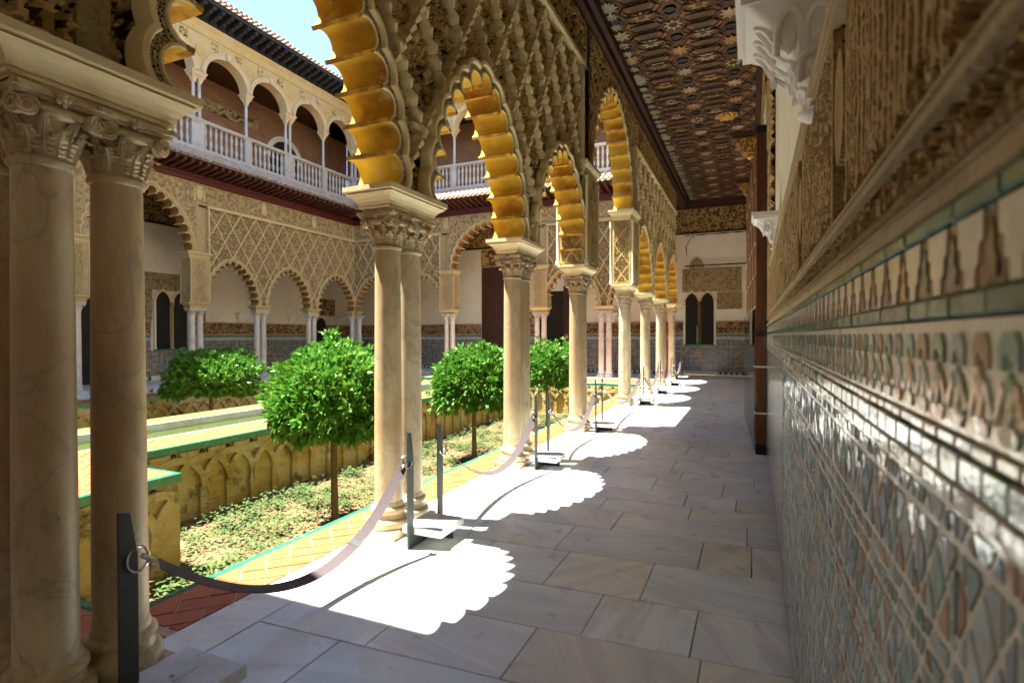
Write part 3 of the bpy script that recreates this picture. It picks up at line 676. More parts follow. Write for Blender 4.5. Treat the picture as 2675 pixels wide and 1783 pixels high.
# ------------------------------------------------------------------ upper gallery
def baluster_mesh():
    p=[(.05,0),(.05,.035),(.03,.05),(.026,.07),(.05,.14),(.056,.19),(.046,.26),(.03,.32),(.026,.345),(.045,.352),(.047,.375),(.026,.382),(.03,.41),(.044,.49),(.05,.55),(.038,.61),(.026,.65),(.03,.67),(.045,.68),(.045,.705)]
    return mesh(MB().lathe(p,12),'balustrade_stone',True)
BAL=baluster_mesh()
def upper_gallery(par,F,U,axis,ext=(0,0)):
    """U: column positions; every second one is doubled"""
    b=MB(); b.box(U[0],U[-1],-.10,.18,6.98,7.09,F); b.build('balustrade_plinth','balustrade_stone',par)
    for i in range(len(U)):
        dbl=i%2==0; w=.20 if dbl else .10
        m=MB(); m.box(U[i]-w,U[i]+w,-.085,.11,7.091,7.82,F); m.box(U[i]-w-.02,U[i]+w+.02,-.105,.13,7.821,7.86,F); m.box(U[i]-w+.04,U[i]+w-.04,-.092,-.08,7.16,7.75,F); m.build('pedestal','balustrade_stone',par)
    m=MB(); m.box(U[0],U[-1],-.10,.12,7.865,7.90,F); m.box(U[0],U[-1],-.125,.145,7.901,7.95,F); m.build('handrail','balustrade_stone',par)
    for i in range(len(U)-1):
        a,c=U[i]+(.20 if i%2==0 else .10),U[i+1]-(.20 if i%2 else .10); n=8
        for k in range(n):
            inst('baluster',BAL,par,F(a+(c-a)*(k+.5)/n,.01,7.095),0,(1,1,1.08))
    shaft=mesh(MB().lathe([(.075,0),(.075,.03),(.06,.05),(.052,.07),(.049,.5),(.046,.98),(.055,.985),(.055,1.0)],16),'balustrade_stone',True)
    cap=mesh(MB().loops([[(x*r,y*r,z) for x,y in ((-1,-1),(0,-.85),(1,-1),(.85,0),(1,1),(0,.85),(-1,1),(-.85,0))] for r,z in ((.05,0),(.058,.05),(.075,.11),(.10,.15),(.105,.17),(.125,.175),(.125,.20))],True,True,True),'upper_arch')
    A=[]
    for i,u in enumerate(U):
        for d in ((-.10,.10) if i%2==0 else (0,)):
            inst('upper_shaft',shaft,par,F(u+d,0,7.95),0,(1,1,1.08)); inst('upper_capital',cap,par,F(u+d,0,9.02))
        w=.245 if i%2==0 else .15
        m=MB(); m.loops([[F(u+sx*(w+o),sy*(.17+o),9.22+z) for sx,sy in ((-1,-1),(1,-1),(1,1),(-1,1))] for z,o in ((0,-.03),(.03,-.03),(.06,-.01),(.09,.01),(.12,.01))],True,True,True); m.build('arch_impost','upper_arch',par)
    zs=9.34
    for i in range(len(U)-1):
        uc=(U[i]+U[i+1])/2; wl=.19 if i%2==0 else .10; wr=.10 if i%2==0 else .19
        a,c=U[i]+wl,U[i+1]-wr; uc=(a+c)/2; r=(c-a)/2; n=20; arc=[(uc+r*math.cos(PI*j/n),zs+r*.93*math.sin(PI*j/n)) for j in range(n+1)]
        m=MB(); m.loops([[F(x,v,z) for x,z in arc] for v in (-.17,.17)],False); m.build('arch_intrados','upper_arch',par,True)
        m=MB(); secs=[(0,-.17),(.0,-.19),(.05,-.19),(.055,-.2),(.11,-.205),(.115,-.225),(.15,-.225),(.155,-.165)]
        m.loops([[F(uc+(r+o)*math.cos(PI*j/n),v,zs+(r*.93+o)*math.sin(PI*j/n)) for j in range(n+1)] for o,v in secs],False); m.build('archivolt','upper_arch',par,True)
        R=[(uc+(r+.12)*math.cos(PI*j/n),zs+(r*.93+.12)*math.sin(PI*j/n)) for j in range(n+1)]
        R=[(min(max(x,U[i]+.002),U[i+1]-.002),z) for x,z in R]
        poly=[(U[i+1],zs),(U[i+1],10.45),(U[i],10.45),(U[i],zs)]+R[::-1]
        for v in (-.17,.17):
            m=MB(); m.add([F(x,v,z) for x,z in poly],[tuple(range(len(poly)))]); m.build('spandrel','upper_stucco',par)
        m=MB(); m.prism([(uc-.05,zs+r*.93-.01),(uc+.05,zs+r*.93-.01),(uc+.075,zs+r*.93+.19),(uc-.075,zs+r*.93+.19)],F,-.19,-.265); m.build('keystone','upper_arch',par)
        m=MB()
        for uu in ((U[i],),)[0]:
            n2=18; m.loops([[F(uu+q*math.cos(2*PI*j/n2),v,zs+.62+q*math.sin(2*PI*j/n2)) for j in range(n2)] for q,v in ((.15,-.17),(.15,-.195),(.125,-.195),(.115,-.18),(.06,-.18),(.04,-.2),(.005,-.205))],True); 
        carved(m,lambda x,d,z:F(x,-d,z),uc-.55,uc-.3,zs+.78,zs+1.04,.03,.03,.195,.025,.15); carved(m,lambda x,d,z:F(x,-d,z),uc+.3,uc+.55,zs+.78,zs+1.04,.03,.03,.195,.025,.15)
        m.build('medallion','upper_stucco',par)
    m=MB(); pr=[(10.45,-.16),(10.45,-.20),(10.48,-.21),(10.5,-.19),(10.68,-.19),(10.70,-.22),(10.73,-.23),(10.76,-.27),(10.80,-.28),(10.80,.1)]
    m.loops([[F(u,v,z) for z,v in pr] for u in (U[0],U[-1])],False); m.build('cornice','upper_stucco',par)
    m=MB(); m.box(U[0],U[-1],-.2,.1,10.81,11.22,F); m.build('eave_wall','black_wood',par)
    m=MB(); m.box(U[0],U[-1],-.82,-.2,11.16,11.2,F); m.box(U[0],U[-1],-.85,-.80,11.12,11.24,F); m.build('eave_boarding','black_wood',par)
    cb=MB(); pf=[(.2,10.86),(.2,11.155),(.80,11.155),(.80,11.06),(.72,11.02),(.66,11.03),(.60,10.97),(.50,10.97),(.42,10.92),(.32,10.92)]
    pts=[(x,z) for x,z in pf]
    u=U[0]+.15
    while u<U[-1]-.05:
        m=MB(); m.v=[F(u-.055,-v,z) for v,z in pts]+[F(u+.055,-v,z) for v,z in pts]; q=len(pts); m.f=[tuple(range(q)),tuple(range(2*q-1,q-1,-1))]+[(i,(i+1)%q,q+(i+1)%q,q+i) for i in range(q)]; m.build('eave_bracket','black_wood',par); u+=.30
    s=math.atan2(.35,1); m=MB(); m.add([F(U[0],-.9,11.22),F(U[-1],-.9,11.22),F(U[-1],2.4,12.3),F(U[0],2.4,12.3)],[(0,1,2,3)]); m.build('roof_bed','roof_clay',par)
    u=U[0]+.1; rz={0:PI/2,1:PI}[axis]
    while u<U[-1]:
        for j in range(2):
            d=.4*j; o=inst('roof_tile',TILE,par,F(u,-.93+d*math.cos(s),11.235+d*math.sin(s))); o.rotation_euler=(0,-s,rz)
        u+=.19
    # back of the loggia
    e0,e1=ext; m=MB(); m.box(U[0]-e0,U[-1]+e1,2.3,2.4,6.9,11.2,F); m.build('loggia_wall','old_brick',par)
    m=MB(); m.box(U[0]-e0,U[-1]+e1,-.05,2.3,10.46,10.5,F); m.build('loggia_ceiling','dark_wood',par)
    m=MB(); m.box(U[0],U[-1],.1,2.3,6.9,6.97,F); m.build('loggia_floor','terracotta',par)
def loggia_arch(par,F,u,r,zs,v,mat='white_plaster'):
    n=16; m=MB(); m.loops([[F(u+(r+o)*math.cos(PI*j/n),vv,zs+(r+o)*math.sin(PI*j/n)) for j in range(n+1)] for o,vv in ((0,v),(0,v-.06),(.1,v-.08),(.14,v-.05),(.2,v-.05),(.2,v))],False); m.build('blind_arch',mat,par,True)
    m=MB(); P=[(u+r*math.cos(PI*j/n),zs+r*math.sin(PI*j/n)) for j in range(n+1)]+[(u-r,7.0),(u+r,7.0)]
    m.add([F(x,v-.012,z) for x,z in P],[tuple(range(len(P)))]); m.build('arch_recess','dark_interior',par)
UY=[18.4-1.77*i for i in range(11)][::-1]
og=thing('upper_gallery','white balustraded upper loggia with round golden arches across the garden','upper gallery',(XO,9.6,6.4))
eave(og,FO,-.6,18.4,None,18.4,axis=3); upper_gallery(og,FO,UY,1,(0,2.29))
loggia_arch(og,FO,16.9,.75,8.6,2.3); loggia_arch(og,FO,10.2,.6,8.6,2.3); 
mb=MB(); carved(mb,lambda x,d,z:FO(x,2.3-d,z),11.5,15.6,9.35,9.75,.06,.05,.03,.03,.25); mb.build('loggia_frieze','facade_carved',og)
UX=[-15.3+12.9/8*i for i in range(9)]
eg=thing('upper_gallery','brick-backed upper loggia seen through the nearest lobed arch, with lantern','upper gallery',(-8.85,YE,6.4))
eave(eg,FE,-15.3,-2.4,-15.3,-2.4,axis=0); upper_gallery(eg,FE,UX,0,(2.29,2.3))
# rotation of the shared parts: axis 0 faces -Y, axis 1/3 faces +X
ng=thing('upper_storey','deep wooden eave over the near arcade, shading the walk','eave',(XN,9.6,6.4))
mb=MB(); mb.box(-.6,18.4,-.25,.1,ZF,ZF+.36,FN); mb.build('wall_beam','red_wood',ng)
mb=MB(); mb.box(-.6,18.4,-EV,-.2,6.36,6.42,FN); mb.build('eave_boarding','red_wood',ng)
mb=MB(); mb.add([FN(-.6,-EV-.02,6.43),FN(18.4,-EV-.02,6.43),FN(18.4,.3,7.1),FN(-.6,.3,7.1)],[(0,1,2,3)]); mb.build('roof_bed','roof_clay',ng)
mb=MB(); mb.box(-1,20.9,.0,2.7,6.75,11,FN); mb.build('upper_wall','wall_paint',ng)
sg=thing('upper_storey','unseen low wall above the camera-end arcade, sized for its shadow edge','eave',(-8.85,YS,6.4))
mb=MB(); mb.box(-15.3,-2.4,0,.3,6,7,FS); mb.build('wall_beam','red_wood',sg)
mb=MB(); mb.box(-18,-2.45,-.05,2.7,6.5,7.5,FS); mb.build('upper_wall','wall_paint',sg)  # unseen wall without eave, cut low to place its shadow edge on the paving
# hanging lantern of the far loggia
ln=thing('lantern','dark iron lantern behind the white balustrade of the far loggia','lantern',FE(-9.35,1.0,8.0))
mb=MB(); mb.lathe([(.03,8.62),(.10,8.6),(.17,8.5),(.18,8.44),(.16,8.42)],8,FE(-9.35,1.0,0)); mb.lathe([(.015,8.72),(.03,8.7),(.015,8.62)],8,FE(-9.35,1.0,0)); mb.build('lantern_roof','iron',ln)
mb=MB()
for k in range(6):
    a=k*PI/3; c=FE(-9.35+.14*math.cos(a),1.0+.14*math.sin(a),0); mb.tube([(c[0],c[1],8.02),(c[0],c[1],8.44)],.01,5)
mb.lathe([(.15,8.0),(.15,8.03),(.10,8.05)],8,FE(-9.35,1.0,0)); mb.build('lantern_cage','iron',ln)
mb=MB().tube([FE(-9.35,1.0,8.7),FE(-9.35,1.0,10.46)],.012,5); mb.build('chain','iron',ln)
# ------------------------------------------------------------------ walls of the far galleries
TRI=[None]
def back_wall(name,label,F,u0,u1,uax,loc,holes=(),white_top=5.1,far=True,trim=True):
    """F(u,v,z): v towards the gallery; holes: (ua,ub,ztop) leave the dado out"""
    par=thing(name,label,'wall',loc); mos='mosaic_'+uax
    mb=MB(); mb.box(u0,u1,-.25,-.02,0,ZC,F); mb.build('wall_core','white_plaster',par)
    segs=[]; x=u0
    for a,b,_ in sorted(holes): segs.append((x,a)); x=b
    segs.append((x,u1)); segs=[s for s in segs if s[1]-s[0]>.05]
    def strip(nm,mat,z0,z1,v):
        m=MB()
        for a,b in segs: m.box(a,b,-.02,v,z0,z1,F)
        m.build(nm,mat,par)
    strip('mosaic_dado',mos,.14,1.28,.012); strip('skirting','green_glaze',0,.02,.014); strip('dado_rail','tile_greyblue',1.281,1.335,.014); strip('cornice_strip','green_glaze',1.336,1.35,.016); strip('merlon_ground','dark_glaze',1.351,1.425,.01); strip('green_rail','green_glaze',1.426,1.455,.018)
    m=MB()
    for a,b in segs:
        n=max(1,int((b-a)/.085))
        for k in range(n):
            c=a+(k+.5)*(b-a)/n; w=.034; m.prism([(c-w,1.356),(c+w,1.356),(c+.012,1.40),(c,1.42),(c-.012,1.40)],F,.01,.016,False)
        m2=max(1,int((b-a)/.09))
    m.build('merlon_row','tile_white',par); tag(par.children[-1],kind='stuff')
    m=MB(); mw=MB()
    for a,b in segs:
        n=max(1,int((b-a)/.09))
        for k in range(n):
            c0=a+k*(b-a)/n; c1=a+(k+1)*(b-a)/n
            (m if k%2 else mw).box(c0+.003,c1-.003,-.02,.014,.03,.10,F)
    m.build('skirting_tile','dark_glaze',par); mw.build('skirting_tile','tile_white',par)
    for o in par.children[-2:]: tag(o,kind='stuff')
    strip('skirting_band','green_glaze',.021,.029,.015); strip('skirting_band','tile_black',.101,.139,.014)
    m=MB()
    for a,b in segs:
        carved(m,lambda u,d,z:F(u,d,z),a,b,1.50,1.90,.035,.03,.045,.045,.26)
    m.build('carved_frieze','frieze_brown',par)
    m=MB()
    for a,b in segs: m.box(a,b,-.02,.035,1.456,1.50,F); m.box(a,b,-.02,.04,1.90,1.935,F)
    m.build('frieze_moulding','frieze_mould',par)
    m=MB(); carved(m,lambda u,d,z:F(u,d,z),u0,u1,white_top+.06,ZC-.3,.03,.03,.03,.03,.17); m.build('upper_frieze','stucco_dark',par)
    m=MB(); m.box(u0,u1,-.02,.04,white_top,white_top+.06,F); m.box(u0,u1,-.02,.07,ZC-.3,ZC-.18,F); m.box(u0,u1,-.02,.12,ZC-.179,ZC,F); m.build('upper_cornice','dark_wood',par)
    return par
def pointed(u,w,zs,h,n=8):
    """half-width w, springing zs, rise h; list of points from right foot over the top to the left"""
    R=(w*w+h*h)/(2*w); th=math.asin(min(1,h/R)); r=[(u-(R-w)+R*math.cos(th*j/n),zs+R*math.sin(th*j/n)) for j in range(n+1)]
    return r+[(2*u-x,z) for x,z in r[-2::-1]]
def twin_window(par,F,u,w,z0,zs,h,panel,colmat='post_wood',sc=1):
    """two pointed lights with a middle column"""
    for s in (-1,1):
        c=u+s*w*1.15; P=pointed(c,w*.92,zs,h); m=MB(); m.add([F(x,.008,z) for x,z in P]+[F(c-w*.92,.008,z0),F(c+w*.92,.008,z0)],[tuple(range(len(P)+2))]); m.build('window_light','dark_interior',par)
        m=MB(); secs=[(0,.01),(0,.05),(.04,.05),(.045,.035),(.08,.035),(.085,.02)]
        m.loops([[F(c+(x-c)*(1+o/w),v,zs+(z-zs)*(1+o/h)) for x,z in P] for o,v in secs],False); m.build('window_arch','stucco_pale',par)
        m=MB(); e=c+s*w*.95; m.box(min(e,e+s*.06),max(e,e+s*.06),.0,.05,z0,zs,F); m.build('window_jamb','white_plaster',par)
    m=MB(); m.loops([[F(u+r*math.cos(2*PI*j/12),.05+r*.8*math.sin(2*PI*j/12),z) for j in range(12)] for r,z in ((.06,z0),(.06,z0+.03),(.042,z0+.06),(.04,zs-.16),(.05,zs-.14),(.05,zs-.12),(.085,zs-.02),(.085,zs))],True,True,True); m.build('window_column',colmat,par,True)
    m=MB(); m.box(u-w*2.3,u+w*2.3,-.01,.06,z0-.05,z0,F); m.build('window_sill','green_glaze',par)
    (a,b,c,d)=panel; P1=pointed(u-w*1.15,w*1.15,zs,h+.06); mb=MB()
    carved(mb,lambda x,dd,z:F(x,dd,z),a,b,zs+h+.03,d,.035,.035,.03,.022,.15); mb.build('carved_panel','facade_carved',par)
FEW=lambda u,v,z:(u,YB-v,z)
FOW=lambda u,v,z:(XOW+v,u,z)
ew=back_wall('end_wall','end wall of the gallery with mosaic dado and twin dark window',FEW,-17.9,.3,'x',(-8.8,YB,0),holes=((-2.32,-1.18,3),(-10.6,-8.9,4),(-8.0,-6.2,3)))
# window bay of the walk
twin_window(ew,FEW,-1.75,.235,1.1,2.62,.34,(-2.35,-.35,2.4,3.84))
mb=MB(); mb.box(-2.33,-1.17,-.02,.016,0.14,1.05,FEW); mb.build('mosaic_dado','mosaic_x',ew)
mb=MB(); carved(mb,lambda x,d,z:FEW(x,d,z),-1.16,-.33,2.35,2.96,.03,.03,.03,.022,.14); mb.build('carved_panel','facade_carved',ew)
mb=MB(); P=pointed(-1.85,.26,3.84,.42); mb.prism(P,FEW,-.01,.02,False); mb.build('stucco_niche','facade_carved',ew)
mb=MB(); mb.box(-1.86,-1.78,.0,.012,1.12,1.75,FEW); mb.build('window_grille_view','window_green',ew)
# doors of the end gallery, behind the wide arch
def door(par,F,a,b,z,nm='door_leaf'):
    m=MB(); m.box(a,b,-.02,.05,0,z,F); o=m.build(nm,'dark_wood',par); n=max(2,int((b-a)/.3)); k=int(z/.42)
    for i in range(n):
        for j in range(k):
            x0,x1=a+(b-a)*i/n+.04,a+(b-a)*(i+1)/n-.04; z0,z1=z*j/k+.04,z*(j+1)/k-.04
            q=MB().cbox(x0,x1,z0,z1,.05,.066,.01,lambda x,y,zz:F(x,zz,y)); q.build('door_panel','dark_wood',o)
    return o
door(ew,FEW,-10.55,-9.55,4.3)
mb=MB(); mb.box(-9.55,-8.95,-.02,.01,0,4.3,FEW); mb.build('doorway','dark_interior',ew)
door(ew,FEW,-6.9,-6.25,3.4); mb=MB(); mb.box(-7.95,-6.9,-.02,.01,0,3.2,FEW); mb.build('doorway','dark_interior',ew)
mb=MB(); carved(mb,lambda x,d,z:FEW(x,d,z),-8.9,-8.05,1.95,5.0,.06,.06,.03,.03,.22); mb.build('carved_panel','stucco_dark',ew)
mb=MB(); carved(mb,lambda x,d,z:FEW(x,d,z),-10.6,-8.9,4.35,5.05,.06,.06,.03,.03,.22); mb.build('carved_panel','stucco_dark',ew)
ow=back_wall('gallery_wall','white wall with brown frieze and mosaic dado across the garden',FOW,-1,21,'y',(XOW,10,0),holes=((7.9,9.9,4),(11.55,13.0,3),(18.9,19.5,3)))
door(ow,FOW,9.9,11.25,3.95)
mb=MB(); mb.box(7.9,9.9,-.02,.008,0,3.6,FOW); mb.build('doorway','dark_interior',ow)
twin_window(ow,FOW,12.25,.26,1.0,2.55,.36,(11.4,13.1,2.4,3.5),'stucco_dark')
mb=MB(); mb.box(11.55,13.0,-.02,.016,0.14,.95,FOW); mb.build('mosaic_dado','mosaic_y',ow)
mb=MB(); carved(mb,lambda x,d,z:FOW(x,d,z),11.3,11.6,1.95,3.5,.05,.05,.03,.025,.18); carved(mb,lambda x,d,z:FOW(x,d,z),12.92,13.5,1.95,3.5,.05,.05,.03,.025,.18); mb.build('carved_panel','facade_carved',ow)
P=pointed(19.2,.3,1.9,.35); mb=MB(); mb.add([FOW(x,.01,z) for x,z in P]+[FOW(18.9,.01,0),FOW(19.5,.01,0)],[tuple(range(len(P)+2))]); mb.build('doorway','dark_interior',ow)
mb=MB(); carved(mb,lambda x,d,z:FOW(x,d,z),18.6,20.1,2.35,3.1,.05,.05,.03,.025,.18); mb.build('carved_panel','stucco_dark',ow)
mb=MB(); mb.box(20.2,20.5,.0,.02,1.25,1.42,FOW); s_=mb.build('notice','sign_white',ow)
mb=MB(); mb.box(20.31,20.37,.02,.024,1.31,1.37,FOW); mb.build('notice_mark','tile_black',s_)
mb=MB(); mb.box(13.75,14.05,.0,.02,2.03,2.15,FOW); mb.build('plaque','sign_white',ow)
# enclosing shells of the galleries (floors come later)
mb=MB(); mb.box(XOW-.1,XO+.2,-1,21,ZC,ZC+.2); c_=mb.build('gallery_ceiling','dark_wood'); tag(c_,'dark wooden ceiling of the gallery across the garden','ceiling')
mb=MB(); mb.box(XO+.2,XN-.2,YE-.2,YB+.1,ZC+.01,ZC+.2); c_=mb.build('gallery_ceiling','dark_wood'); tag(c_,'dark wooden ceiling of the far cross gallery','ceiling')
mb=MB(); mb.box(XO+.2,XN-.2,YA-.2,YS+.2,ZC+.01,ZC+.2); c_=mb.build('gallery_ceiling','dark_wood'); tag(c_,'dark wooden ceiling of the cross gallery beside the camera','ceiling')
mb=MB(); mb.box(-18,.6,YA-.25,YA,0,ZC); c_=mb.build('gallery_wall','wall_paint'); tag(c_,'plain wall behind the camera','wall')
# ------------------------------------------------------------------ white muqarnas corbels
def corbel_mesh():
    """muqarnas bracket (local: +x out of the wall, y along, z up)"""
    m=MB(); H=.215
    def sec(z):
        t=min(1,z/H); st=.010*math.sin(t*PI*3)**2
        return .052+.135*t**1.7-st,.054+.092*t**1.5-st*.6
    zs=[H*k/18 for k in range(19)]; rings=[]
    for z in zs:
        o,w=sec(z); c=.018; rings.append([(0,-w,z),(o-c,-w,z),(o-c*.3,-w+c*.3,z),(o,-w+c,z),(o,w-c,z),(o-c*.3,w-c*.3,z),(o-c,w,z),(0,w,z)])
    m.loops(rings,False,True,True); m.sm=True
    m.box(0,.196,-.152,.152,H+.001,H+.022); m.box(0,.208,-.160,.160,H+.0225,H+.05)
    # little arches: rims standing proud of the curved body on the three faces
    for z0,h,n in ((.115,.085,3),(.055,.065,2),(.015,.045,1)):
        for face in (-1,0,1):
            nn=n if face==0 else max(1,n-1); span=sec(z0+h*.5)[1]*2*.92 if face==0 else sec(z0+h*.5)[0]*.92
            for k in range(nn):
                c=(k+.5)*span/nn-(span/2 if face==0 else -.006); hw=span/nn*.42; pts=[]
                for q in range(13):
                    t=-.25*PI*0+PI*q/12; a=c+hw*math.cos(t); z=z0+h*.45+h*.5*math.sin(t); pts.append((a,z))
                pts=[(c+hw,z0)]+pts+[(c-hw,z0)]
                P=[]
                for a,z in pts:
                    o,w=sec(z); P.append((o+.002,a,z) if face==0 else (a,face*(w+.002),z))
                m.tube(P,.0075,6)
                o,w=sec(z0+h*.4); b=(o,c,z0+h*.35) if face==0 else (c,face*w,z0+h*.35); m.sphere(b,hw*.55,8,6,(.35 if face==0 else 1,1 if face==0 else .35,1.5))
    m.lathe([(.012,-.018),(.03,-.016),(.044,-.006),(.046,0)],16,(.026,0,0))
    return mesh(m,'white_corbel',True)
CB=corbel_mesh()
def corbel(x,y,z,rz,label,sc=1):
    o=bpy.data.objects.new('plaster_corbel',CB); COL.objects.link(o); o.location=(x,y,z); o.rotation_euler=(0,0,rz); o.scale=(sc,)*3; tag(o,label,'corbel','white plaster corbels on the gallery walls')
corbel(.2,1.79,2.045,PI,'large white plaster corbel on the near wall at the upper right',1.18); corbel(.2,4.78,2.095,PI,'smaller white plaster corbel beside the wooden door post')
for y,l in ((14.9,'white corbel on the plaster wall beyond the first lobed arch left of the corner'),(17.4,'white corbel on the plaster wall beyond the second lobed arch left of the corner'),(20.3,'white corbel nearest the far left corner of the galleries')): corbel(XOW,y,1.96,0,l,1.25)
corbel(-4.9,YB,1.96,-PI/2,'white corbel on the far wall above the mosaic, between the column pairs',1.25)
# coats of arms on the friezes of the arcades
def arms(F,par,u,kind):
    m=MB(); G=lambda uu,d,z:F(u+uu,-d,z)
    if kind:
        for s in (-1,1):
            m.loops([[G(s*.16+r*math.cos(2*PI*j/10),.19+r*math.sin(2*PI*j/10),z) for j in range(10)] for r,z in ((.05,5.44),(.05,5.48),(.035,5.5),(.032,5.72),(.05,5.74),(.05,5.78))],True,True,True)
    P=[(-.10,5.80),(.10,5.80),(.10,5.6),(.07,5.52),(0,5.47),(-.07,5.52),(-.10,5.6)]; m.prism(P,lambda x,v,z:G(x,v,z),.17,.215,False); m.prism([(x*.8,5.635+(z-5.635)*.8) for x,z in P],lambda x,v,z:G(x,v,z),.2,.225,False)
    m.prism([(-.09,5.82),(.09,5.82),(.11,5.91),(.05,5.87),(0,5.93),(-.05,5.87),(-.11,5.91)],lambda x,v,z:G(x,v,z),.17,.22,False); m.build('coat_of_arms','facade_rib',par)
arms(FO,opp_arcade,11.25,1); arms(FO,opp_arcade,13.6,0); arms(FO,opp_arcade,15.9,0); arms(FE,end_arcade,-10.75,0); arms(FE,end_arcade,-6.95,0)
# higher roof slope behind the loggia cornice
mb=MB(); mb.add([FO(2,-.42,11.62),FO(14.6,-.42,11.62),FO(14.6,2.6,12.75),FO(2,2.6,12.75),FO(2,-.36,11.3),FO(14.6,-.36,11.3)],[(0,1,2,3),(0,1,5,4)]); mb.build('raised_roof','roof_clay',og)
u=2.1
while u<14.6:
    o=inst('roof_tile',TILE,og,FO(u,-.46,11.635)); o.rotation_euler=(0,-.34,PI); u+=.19
# ------------------------------------------------------------------ the near wall, a hand's breadth from the lens
FW=lambda u,v,z:(XW-v,u,z)                # u = Y, v = out of the wall
nw=thing('gallery_wall','glazed mosaic and carved stucco wall close beside the camera on the right','wall',(XW,3,0))
YW0,YW1=-1.0,7.15
mb=MB(); mb.box(YW0,YW1,-.3,-.012,0,1.56,FW); mb.build('wall_core','grout',nw)
mb=MB(); mb.box(YW0,5.75,-.3,-.045,1.5605,ZC,FW); mb.build('upper_plaster','white_plaster',nw)
mb=MB(); mb.box(YW1+1.9,YB,-.5,-.02,0,ZC,FW); mb.build('far_plaster','white_plaster',nw)
mb=MB(); mb.box(YW1+2.0,YB,-.02,.0,.03,1.40,FW); mb.build('mosaic_dado','mosaic_y',nw)
mb=MB(); mb.box(YW1,YW1+1.9,-.5,-.35,0,ZC,FW); mb.build('door_recess','dark_interior',nw)
mb=MB(); carved(mb,FW,5.76,YW1-.02,1.58,5.9,.045,.04,0,.04,.17); mb.build('carved_jamb','frieze_carved',nw)
mb=MB(); mb.box(5.752,YW1,-.3,-.041,1.561,ZC,FW); mb.build('jamb_core','frieze_mould',nw)
mb=MB(); mb.box(YW1-.03,YW1+.03,-.3,.012,0,1.56,FW); mb.build('jamb_tile','green_glaze',nw)
# split a unit square by the strap lines, returning convex cells
def split_cells():
    cells=[[(0,0),(1,0),(1,1),(0,1)]]
    lines=[]
    for o in (.18,.82): lines+=[(1,0,o),(0,1,o)]
    for o in (.25,.75,1.25,1.75): lines.append((1,1,o))
    for o in (-.75,-.25,.25,.75): lines.append((1,-1,o))
    for a,b,c in lines:
        nx=[]
        for p in cells:
            d=[a*x+b*y-c for x,y in p]
            for sg in (1,-1):
                q=[]
                for i in range(len(p)):
                    j=(i+1)%len(p)
                    if sg*d[i]>=-1e-9: q.append(p[i])
                    if (d[i]>1e-9 and d[j]<-1e-9) or (d[i]<-1e-9 and d[j]>1e-9): t=d[i]/(d[i]-d[j]); q.append((p[i][0]+t*(p[j][0]-p[i][0]),p[i][1]+t*(p[j][1]-p[i][1])))
                if len(q)>2:
                    A=.5*abs(sum(q[i][0]*q[(i+1)%len(q)][1]-q[(i+1)%len(q)][0]*q[i][1] for i in range(len(q))))
                    if A>1e-6: nx.append(q)
        cells=nx
    return cells
def inset(p,d):
    n=len(p); A=sum(p[i][0]*p[(i+1)%n][1]-p[(i+1)%n][0]*p[i][1] for i in range(n))
    if A<0: p=p[::-1]
    L=[]
    for i in range(n):
        (x0,y0),(x1,y1)=p[i],p[(i+1)%n]; l=math.hypot(x1-x0,y1-y0)
        if l<1e-6: continue
        nx,ny=-(y1-y0)/l,(x1-x0)/l; L.append((nx,ny,nx*x0+ny*y0+d))
    q=[]
    for i in range(len(L)):
        a,b=L[i-1],L[i]; D=a[0]*b[1]-a[1]*b[0]
        if abs(D)<1e-9: continue
        q.append(((a[2]*b[1]-b[2]*a[1])/D,(a[0]*b[2]-b[0]*a[2])/D))
    A2=sum(q[i][0]*q[(i+1)%len(q)][1]-q[(i+1)%len(q)][0]*q[i][1] for i in range(len(q)))/2 if len(q)>2 else 0
    for x,y in q:                                   # reject flipped insets
        for nx,ny,c in L:
            if nx*x+ny*y-c<-1e-6: return None
    return q if A2>0 else None
PT=.115; PZ=.155; CELLS=[]
for c in split_cells():
    q=inset(c,.027)
    if not q: continue
    cx=sum(x for x,_ in q)/len(q); cy=sum(y for _,y in q)/len(q); A=.5*abs(sum(q[i][0]*q[(i+1)%len(q)][1]-q[(i+1)%len(q)][0]*q[i][1] for i in range(len(q))))
    if A>.0012: CELLS.append((q,cx,cy,A))
TC=['tile_blue','tile_teal','tile_greyblue','tile_green','tile_brown','tile_black','tile_amber']
def tcol(i,j,cx,cy,A):
    k=(int(i)*7+int(j)*13)%5
    r=abs(cx-.5)+abs(cy-.5)
    if A>.06: return ['tile_teal','tile_blue','tile_greyblue','tile_greyblue','tile_blue'][k]
    if r<.3: return ['tile_black','tile_green','tile_greyblue','tile_brown','tile_blue'][k]
    return ['tile_blue','tile_greyblue','tile_teal','tile_brown','tile_greyblue'][(k+int(8*cx)+int(6*cy))%5]
Z0F,Z1F=.05,1.260                      # mosaic field
mb=MB(); mb.box(YW0,YW1-.03,-.012,-.006,.03,1.262,FW); mb.build('strap_bed','tile_strap',nw)
stuffm={c:MB() for c in TC}; nobj=0; todo=[]
for iu in range(int(.2/PT)-1,int(3.4/PT)+1):
    for iz in range(0,int(Z1F/PZ)+1):
        for q,cx,cy,A in CELLS:
            u=(iu+cx)*PT; z=Z1F-(iz+1-cy)*PZ
            if z<Z0F+.03 or z>Z1F or u<YW0+.05: continue
            todo.append((u,z,iu,iz,q,cx,cy,A))
vis=sorted([t for t in todo if .42<t[0] and t[1]>CAMH-.62*(.916*t[0]+.03)],key=lambda t:-t[7]/(t[0]**3))
sel=set(id(t) for t in vis[:300])
